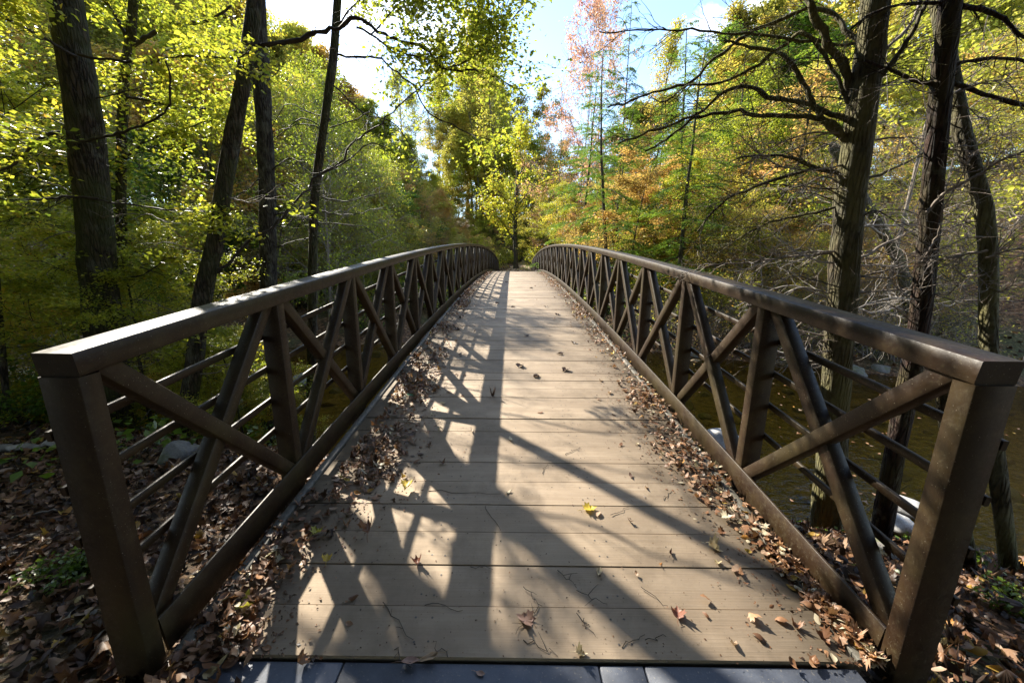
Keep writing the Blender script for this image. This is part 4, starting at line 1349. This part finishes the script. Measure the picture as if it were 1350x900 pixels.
def litter():
    r = np.random.default_rng(77)

    def on_ground(n, xr, yr, keep=None):
        x, y = r.uniform(*xr, n), r.uniform(*yr, n)
        z = ground(x, y)
        k = z > WATER + .02
        k &= ~((np.abs(x) < 1.40) & (y > .5) & (y < 36.2))
        if keep is not None:
            k &= keep(x, y)
        x, y, z = x[k], y[k], z[k]
        return np.stack([x, y, z + r.uniform(0, .035, len(x))], 1)
    mb = MB()
    for n, xr, yr, s0 in ((8500, (-5, -1.4), (.5, 4.2), 1), (6500, (-10, -4), (1.5, 6.8), 1.2), (6500, (1.45, 4.2), (.8, 4.8), 1), (2600, (4, 9), (1, 4.5), 1.2), (1100, (-1.7, 1.7), (.2, 1.25), .9)):
        P = on_ground(n, xr, yr)
        P = P[(np.abs(P[:, 0]) > 1.36) | (P[:, 1] < .55)]
        scatter(mb, P, r.uniform(.03, .085, len(P)) * s0, .6, np.clip(r.random(len(P)) ** 1.6, 0, 1), r)
    for n, xr, yr in ((2500, (2.2, 16), (10.5, 24)), (2000, (-14, -1.7), (17, 26)), (1500, (-6, 6), (36, 46))):
        P = on_ground(n, xr, yr, lambda x, y: y > y_far(x))
        scatter(mb, P, r.uniform(.10, .17, len(P)), .5, r.random(len(P)), r)
    n = 900
    x, y = r.uniform(1.7, 15, n), r.uniform(3, 15, n)
    k = (ground(x, y) < WATER - .03) & (r.random(n) < .6)
    x, y = x[k], y[k]
    scatter(mb, np.stack([x, y, np.full(len(x), WATER + .004)], 1), r.uniform(.05, .09, len(x)), .06, r.uniform(.4, 1, len(x)), r, curl=(.1, .5))
    n = 110
    x, y = -1.42 + np.abs(r.normal(0, .2, n)), r.uniform(.85, 1.25, n)
    scatter(mb, np.stack([x, y, -.010 + .03 * r.random(n)], 1), r.uniform(.035, .085, n), .5, r.random(n), r)
    tag(put("leaf_litter", mb.mesh("leaf_litter", LEAF['litter'])), "brown fallen leaves covering the ground on both banks", "fallen leaves", None, "stuff")
    # drifts against the two kerbs
    for side, n, inner, outer, lab in ((-1, 3300, [(1.24, 1.10), (1.5, 1.16), (1.75, 1.08), (2.0, .94), (2.3, .82), (3.7, .84), (6, .96), (11, 1.1), (21, 1.22)], [(1.24, 1.42), (2.2, 1.40), (2.35, 1.27), (3.6, 1.27), (4.6, 1.40), (21, 1.42)], "deep drift of brown leaves along the shaded railing"),
                                       (1, 3000, [(1.3, 1.40), (1.6, 1.33), (1.9, 1.27), (2.2, 1.14), (2.7, 1.04), (4.2, 1.13), (6.6, 1.13), (14, 1.08), (21, 1.18)], [(1.2, 1.46), (21, 1.46)], "drift of brown leaves along the sunlit railing")):
        y = 1.24 + 19 * r.random(n * 2) ** 1.7
        a = np.interp(y, *zip(*inner))
        b = np.interp(y, *zip(*outer))
        q = r.beta(1.5, 1.3, n * 2)
        x = a + (b - a) * q
        # patchy
        pat = .55 + .45 * np.sin(y * 2.1 + side) * np.sin(y * .9 + x * 3) + .3 * np.sin(y * 5.3)
        k = r.random(n * 2) < np.clip(pat, .12, 1)
        x, y, q = x[k][:n], y[k][:n], q[k][:n]
        # some strays towards the middle
        st_ = r.random(len(x)) < .06
        x = np.where(st_, x - r.exponential(.18, len(x)), x)
        hgt = np.where(st_, 0, .04 * np.sin(np.pi * np.clip(q, 0, 1)) ** .8) * r.random(len(x))
        P = np.stack([side * x, y, deck_z(y) + .004 + hgt], 1)
        mb = MB()
        v = np.clip(r.normal(.62, .24, len(P)) - (.04 if side < 0 else -.04), 0, 1)
        scatter(mb, P, r.uniform(.026, .062, len(P)), .38, v, r, curl=(.3, 1.3))
        # crumbled leaf and dirt
        m = 4200
        y = 1.24 + 14 * r.random(m) ** 1.6
        a = np.interp(y, *zip(*inner))
        x = side * np.clip(a + r.normal(.10, .16, m), .1, 1.44)
        C = np.stack([x, y, deck_z(y) + .004], 1)
        leaves(mb, C, r.normal(size=(m, 3)) * np.array([1, 1, .15]), np.array([0, 0, 1.]) + r.normal(size=(m, 3)) * .3, r.uniform(.006, .022, m), r.uniform(0, .75, m))
        tag(put("leaf_drift", mb.mesh("leaf_drift", LEAF['litter'])), lab, "leaf drift", None, "stuff")
    # dirt specks over the boards
    mb = MB()
    m = 1500
    y = 1.24 + 9 * r.random(m) ** 1.5
    C = np.stack([r.uniform(-1.3, 1.3, m), y, deck_z(y) + .003], 1)
    leaves(mb, C, r.normal(size=(m, 3)) * np.array([1, 1, .1]), np.array([0, 0, 1.]) + r.normal(size=(m, 3)) * .2, r.uniform(.004, .013, m), r.uniform(0, .5, m))
    tag(put("leaf_crumbs", mb.mesh("leaf_crumbs", LEAF['litter'])), "tiny leaf crumbs sprinkled over the boards", "leaf crumbs", None, "stuff")


litter()


def deck_hit(u, v):
    d = ray(u, v)
    t = .5
    while t < 40:
        p = CAM + d * t
        if p[2] < float(deck_z(p[1])):
            return p
        t += .004
    return p


def solid(name, rough, col, col2, transl=.15):
    return leafmat(name, [(0, col), (1, col2)], transl, .4, rough, 0)


LC = {
    'brown': solid("brown_dry_leaf", .5, (.12, .05, .022), (.22, .10, .045)),
    'dark': solid("dark_dry_leaf", .5, (.04, .02, .012), (.09, .045, .022)),
    'tan': solid("tan_dry_leaf", .5, (.28, .18, .10), (.42, .29, .17)),
    'yellow': solid("yellow_fallen_leaf", .45, (.42, .28, .03), (.55, .42, .06), .3),
    'lime': solid("yellow_green_fallen_leaf", .45, (.26, .26, .04), (.42, .38, .06), .3),
    'orange': solid("orange_fallen_leaf", .45, (.42, .16, .03), (.5, .24, .05), .3),
    'pale': solid("pale_dry_leaf", .5, (.45, .36, .22), (.6, .5, .33)),
    'pinkish': solid("pinkish_dry_leaf", .5, (.26, .15, .11), (.36, .23, .17)),
    'green': solid("green_fallen_leaf", .35, (.02, .09, .03), (.04, .14, .05), .2),
    'red': solid("red_brown_leaf", .5, (.14, .05, .03), (.22, .09, .05)),
}


def loose():
    r = np.random.default_rng(33)
    G = "single leaves lying on the boards"
    items = [
        (487, 705, .10, 'brown', MAPLE, 2.6, "big curled russet leaf at the edge of the deep drift"),
        (778, 672, .085, 'yellow', MAPLE, 1.2, "bright yellow maple leaf lying alone on the boards"),
        (650, 523, .075, 'dark', MAPLE, 2.8, "dark curled leaf in the rail shadow near the middle of the deck"),
        (566, 868, .085, 'tan', OVAL, 2.0, "tan curled leaf at the seam before the steel plate"),
        (540, 873, .075, 'pinkish', OVAL, 1.6, "dull brown leaf beside the tan leaf at the plate seam"),
        (550, 742, .06, 'red', MAPLE, 2.0, "small red brown leaf crossing a sunlit patch"),
        (673, 579, .09, 'pale', LONG, .8, "pale yellowish leaf on a shadow edge"),
        (790, 757, .07, 'pale', OVAL, 1.8, "pale crumpled leaf in the sun patch"),
        (942, 724, .075, 'pale', MAPLE, 2.2, "pale shredded leaf near the sunlit kerb"),
        (1016, 714, .06, 'orange', OVAL, 1.4, "orange leaf against the sunlit kerb strip"),
        (1017, 742, .045, 'orange', LONG, 1.2, "small orange sliver of leaf below the orange kerb leaf"),
        (692, 818, .085, 'pinkish', MAPLE, 1.6, "greyish pink crumpled leaf among dead twigs"),
        (884, 731, .045, 'dark', OVAL, 2.5, "small black curled leaf between two shadows"),
        (893, 810, .07, 'red', MAPLE, 1.6, "red brown frayed leaf on the second board"),
        (320, 803, .10, 'lime', MAPLE, 1.2, "large yellow green leaf on the shaded corner of the deck"),
        (432, 744, .055, 'yellow', MAPLE, 1.5, "small yellow leaf at the near edge of the deep drift"),
        (421, 709, .065, 'lime', MAPLE, 1.4, "lime leaf lying in the deep drift"),
        (633, 886, .04, 'pinkish', OVAL, 1.5, "tiny pinkish leaf on the steel plate"),
        (766, 864, .05, 'pale', MAPLE, 1.8, "small whitish leaf right above the plate seam"),
        (280, 846, .10, 'tan', OVAL, 1.2, "large tan leaf beside the green seedling"),
        (298, 838, .05, 'yellow', OVAL, 1.2, "narrow yellow leaf tip touching the large tan leaf"),
        (541, 526, .10, 'green', OVAL, 1.0, "dark green leaf on top of the brown drift"),
        (622, 569, .07, 'tan', LONG, 1.4, "tan slender leaf in the rail shadow"),
        (537, 647, .09, 'yellow', MAPLE, 1.2, "ochre leaf on the bright edge of the drift"),
    ]
    for u, v, s, c, out, cu, lab in items:
        p = deck_hit(u, v)
        tv, tf = leaf_template(out, r, cu * .5)
        tv = tv * s
        tv[:, 2] -= tv[:, 2].min()
        mb = MB()
        mb.add(tv, tf, np.repeat(r.random(), len(tf)))
        # leaf stalk
        tube(mb, [(-.45 * s, 0, tv[:, 2].max() * .3 + .002), (-.7 * s, .06 * s, .004), (-.95 * s, .02 * s, .003)], [.0015, .0012, .001], 4)
        z = float(deck_z(p[1])) + .003 if p[1] > Y0 else -.010
        if 'drift' in lab:
            z += .035
        o = put("fallen_leaf", mb.mesh("fallen_leaf", LC[c], True), None, (p[0], p[1], z), r.uniform(0, 6.28))
        o.rotation_euler = (r.uniform(-.15, .15), r.uniform(-.15, .15), r.uniform(0, 6.28))
        tag(o, lab, "leaf", G)
    far = [(686, 483), (738, 467), (603, 435), (694, 443), (676, 405), (745, 489), (756, 452), (655, 400), (720, 405), (700, 380), (630, 392), (668, 372), (708, 497), (735, 415)]
    tv, tf = leaf_template(MAPLE, r, 1.0)
    tv[:, 2] = np.clip(tv[:, 2], -.2, .25)
    tv[:, 2] -= tv[:, 2].min()
    mb = MB()
    mb.add(tv, tf, np.repeat(.4, len(tf)))
    me = mb.mesh("small_fallen_leaf", LC['dark'], True)
    for u, v in far:
        p = deck_hit(u, v)
        o = put("small_fallen_leaf", me, None, (p[0], p[1], float(deck_z(p[1])) + .003), r.uniform(0, 6.28), r.uniform(.07, .12))
        tag(o, "small dark curled leaf scattered on the far half of the boards", "leaf", "dark leaves far along the boards")
    # twigs on the boards
    tw = [((505, 795), (545, 845), 1), ((560, 800), (610, 806), 0), ((565, 648), (660, 652), 0), ((690, 845), (735, 866), 1), ((820, 855), (850, 838), 0), ((735, 752), (760, 776), 1), ((760, 810), (785, 840), 1), ((845, 775), (880, 800), 0), ((520, 858), (543, 878), 1), ((620, 748), (650, 752), 0), ((805, 680), (828, 670), 0), ((710, 800), (680, 838), 1), ((640, 668), (660, 700), 0), ((875, 660), (885, 648), 0), ((715, 625), (722, 612), 0), ((760, 780), (800, 798), 1), ((850, 845), (878, 840), 0), ((590, 868), (570, 848), 0), ((745, 600), (765, 590), 0), ((690, 775), (715, 800), 1)]
    for (a, b, k) in tw:
        p, q = deck_hit(*a), deck_hit(*b)
        m = (p + q) / 2
        n = 7
        P = np.array([p + (q - p) * i / (n - 1) for i in range(n)]) - m
        P[1:-1, :2] += r.normal(size=(n - 2, 2)) * .008
        P[:, 2] = deck_z(P[:, 1] + m[1]) - float(deck_z(m[1])) + .004 + np.abs(r.normal(size=n)) * .003
        mb = MB()
        tube(mb, P, np.linspace(.0019, .0009, n), 5)
        if k:
            for i in (2, 4):
                e = P[i] + np.append(r.normal(size=2) * .03, .006)
                tube(mb, [P[i], (P[i] + e) / 2 + np.array([0, 0, .003]), e], [.0016, .0012, .0008], 4)
        o = put("twig", mb.mesh("twig", M_TWIGDARK), None, (m[0], m[1], float(deck_z(m[1]))))
        tag(o, "forked thin dead twig lying on the near boards" if k else "straight thin dead twig lying on the near boards", "twig", "twigs on the near boards")


loose()


def rock_mesh(name, seed, mat, rough=.16, n=18):
    r = np.random.default_rng(seed)
    th = np.linspace(0, np.pi, n)
    ph = np.linspace(0, 2 * np.pi, 2 * n, endpoint=False)
    A, B = np.meshgrid(th, ph, indexing='ij')
    P = np.stack([np.sin(A) * np.cos(B), np.sin(A) * np.sin(B), np.cos(A)], -1)
    d = np.ones(A.shape)
    for i in range(9):
        k = norm(r.normal(size=3))
        c = r.uniform(.55, .85)
        d = np.minimum(d, c / np.maximum(P @ k, .05)) if i < 6 else d
    d = np.clip(d, .5, 1.0)
    for f, a in ((2.5, .06), (5, .035), (11, .015)):
        k = r.normal(size=(3, 3)) * f
        d = d + rough * 4 * a * np.prod(np.sin(P @ k.T + r.uniform(0, 6, 3)), -1)
    P = P * d[..., None]
    m = 2 * n
    mb = MB()
    i, j = np.meshgrid(np.arange(n - 1), np.arange(m), indexing='ij')
    a, b = i * m + j, i * m + (j + 1) % m
    mb.add(P.reshape(-1, 3), np.stack([a.ravel(), (a + m).ravel(), (b + m).ravel(), b.ravel()], 1))
    return mb.mesh(name, mat, True)


def stones():
    r = np.random.default_rng(8)
    pale = make_stone("pale_stone", (.28, .27, .26), (.48, .47, .45))
    grey = make_stone("grey_stone", (.10, .095, .085), (.24, .225, .20), .5)
    brown = make_stone("creek_bed_stone", (.12, .085, .045), (.27, .20, .11))

    def at(u, v, z):
        d = ray(u, v)
        return CAM + d * ((z - CAM[2]) / d[2])

    for u, v, z, w, mat, lab, sq in ((952, 585, -1.72, .36, pale, "large pale boulder standing in the creek behind the sunlit railing", .75),
                                     (1190, 668, -1.62, .27, pale, "pale rounded stone, larger of two beside the near water edge", .6),
                                     (1183, 690, -1.66, .20, pale, "smaller pale stone in front of the larger one at the near water edge", .6),
                                     (1122, 488, -1.72, .38, grey, "grey flat rock at the far water edge behind the large furrowed trunk", .5),
                                     (1162, 487, -1.70, .42, grey, "mossy grey rock at the far water edge between the two trunks", .5),
                                     (252, 690, -1.0, .20, grey, "mossy rock at the foot of the leaning trunk", .7),
                                     (1140, 800, -.85, .14, grey, "mossy stone under the sunlit railing near the end post", .8),
                                     (405, 500, -1.7, .45, grey, "grey rock in the shaded creek behind the shaded railing", .5),
                                     (305, 530, -1.7, .3, pale, "pale wet stone in the shaded creek between two trunks", .5)):
        p = at(u, v, z)
        o = put("rock", rock_mesh("rock", int(u), mat), None, (p[0], p[1], z if z < -1.5 else float(ground(p[0], p[1])) + .03), r.uniform(0, 6), (w, w * r.uniform(.7, .95), w * sq))
        tag(o, lab, "rock")
    ms = [rock_mesh("creek_stone", 300 + i, brown if i % 3 else grey) for i in range(6)]
    ms[0] = rock_mesh('creek_stone', 377, grey)
    n = 0
    while n < 230:
        x, y = r.uniform(1.7, 16), r.uniform(3.5, 15)
        if n % 4 == 0:
            x, y = r.uniform(-14, -1.7), r.uniform(6, 21)
        if not (y_near(x) - .2 < y < y_far(x) + .5):
            continue
        s = r.uniform(.08, .24) * (1.7 if n % 9 == 0 else 1)
        o = put("creek_stone", ms[n % 6] if n % 9 else ms[0], None, (x, y, float(ground(x, y)) + s * .12), r.uniform(0, 6), (s, s * r.uniform(.6, 1), s * .5))
        tag(o, "small rounded stone on the bed of the shallow creek", "stone", "stones on the creek bed")
        n += 1
    # fallen wood
    p, q = at(-40, 660, -.8), at(92, 657, -.8)
    for nm, a, b, w, mat, lab, cat in (("fallen_log", p, q, .045, M_TWIGPALE, "pale fallen limb lying on the leaves outside the shaded railing", "log"),
                                       ("fallen_stick", at(1215, 745, -.9), at(1110, 785, -.9), .014, M_TWIGPALE, "pale bent stick on the sunlit leaf litter by the end post", "stick"),
                                       ("fallen_stick", at(1205, 765, -.9), at(1165, 728, -.9), .012, M_TWIG, "brown stick crossing the pale bent stick on the litter", "stick"),
                                       ("fallen_stick", at(1215, 590, -1.4), at(1120, 640, -1.4), .012, M_TWIG, "grey stick lying near the pale stones at the water edge", "stick"),
                                       ("fallen_stick", at(100, 730, -.6), at(35, 745, -.6), .010, M_TWIG, "thin grey stick in the litter outside the shaded end post", "stick")):
        P = np.linspace(a, b, 12)
        P[:, 2] = ground(P[:, 0], P[:, 1]) + w * .9 + .02
        P[1:-1] += r.normal(size=(10, 3)) * w * .5
        c = P.mean(0)
        mb = MB()
        tube(mb, P - c, np.linspace(w, w * .6, 12), 8, rough=.08, r_=r)
        tag(put(nm, mb.mesh(nm, mat, True), None, tuple(c)), lab, cat)


stones()


def small_plants():
    r = np.random.default_rng(21)
    # seedling at the foot of the shaded end post
    p = at_y(222, 884, 1.13)
    root = empty("seedling", (p[0], p[1], -.12), "small green leafy seedling at the foot of the shaded end post", "plant")
    mb, lf = MB(), MB()
    for i in range(6):
        az = r.uniform(0, 6.28)
        B, d = wander(r, (0, 0, -.02), (math.cos(az) * .6, math.sin(az) * .6, 1), r.uniform(.07, .15), 5, .15, 0)
        tube(mb, B, np.linspace(.002, .001, 6), 4)
        for k in range(5):
            q, dd = along(B, r.uniform(.45, .99))
            tv, tf = leaf_template(OVAL, r, .6)
            s = r.uniform(.024, .042)
            yw = r.uniform(0, 6.28)
            c, sn = math.cos(yw), math.sin(yw)
            tv = tv * s
            x, y = (tv[:, 0] + .45 * s), tv[:, 1] * 1.5
            V = np.stack([c * x - sn * y, sn * x + c * y, tv[:, 2] + x * .35], 1) + q
            lf.add(V, tf, np.repeat(r.random(), len(tf)))
    put("stem", mb.mesh("stem", LEAF['green']), root)
    put("foliage", lf.mesh("foliage", LEAF['fern']), root)
    for i, (x, y, s, lab) in enumerate(((2.75, 1.75, .28, "low green weeds on the litter outside the sunlit end post"), (3.3, 2.4, .35, "sparse grassy tuft beside the mossy curved trunk"), (-2.6, 1.9, .35, "tiny green sprout in the litter outside the shaded end post"), (4.95, 4.0, .35, "grass tuft growing next to the pale stones at the water"))):
        plant('fernlike', "weed", x, y, s, 'fern', lab, "plant")
    # ground cover: low leaves on the slopes
    mb = MB()
    for n, xr, yr, s, h in ((9000, (-15, -3.2), (2.6, 7.0), .085, .30), (16000, (-24, -2.0), (17.5, 31), .15, .7), (6000, (2.0, 9), (12.5, 30), .14, .5), (3000, (-5, 6), (38, 50), .2, .8), (700, (1.8, 8), (1.0, 4.5), .05, .10)):
        x, y = r.uniform(*xr, n), r.uniform(*yr, n)
        z = ground(x, y)
        pt = np.sin(x * 1.1 + 1) * np.sin(y * 1.3) + .5 * np.sin(x * 2.7 - y * 1.9)
        k = (z > WATER + .05) & (pt + r.normal(size=n) * .35 > (.05 if s < .1 else -.25)) & ((np.abs(x) > 1.9) | (y > 37))
        k &= ~((np.abs(x) < 1.7) & (y < 52))
        C = np.stack([x, y, z + h * r.random(n) ** 1.5], 1)[k]
        m = len(C)
        leaves(mb, C, r.normal(size=(m, 3)) * np.array([1, 1, .4]), np.array([0, 0, 1.]) + r.normal(size=(m, 3)) * .45, s * r.uniform(.6, 1.3, m), np.clip(r.normal(.45, .25, m), 0, 1), .36)
    tag(put("ground_cover", mb.mesh("ground_cover", LEAF['fern'])), "low green leaves covering the creek slopes", "ground cover", None, "stuff")


small_plants()
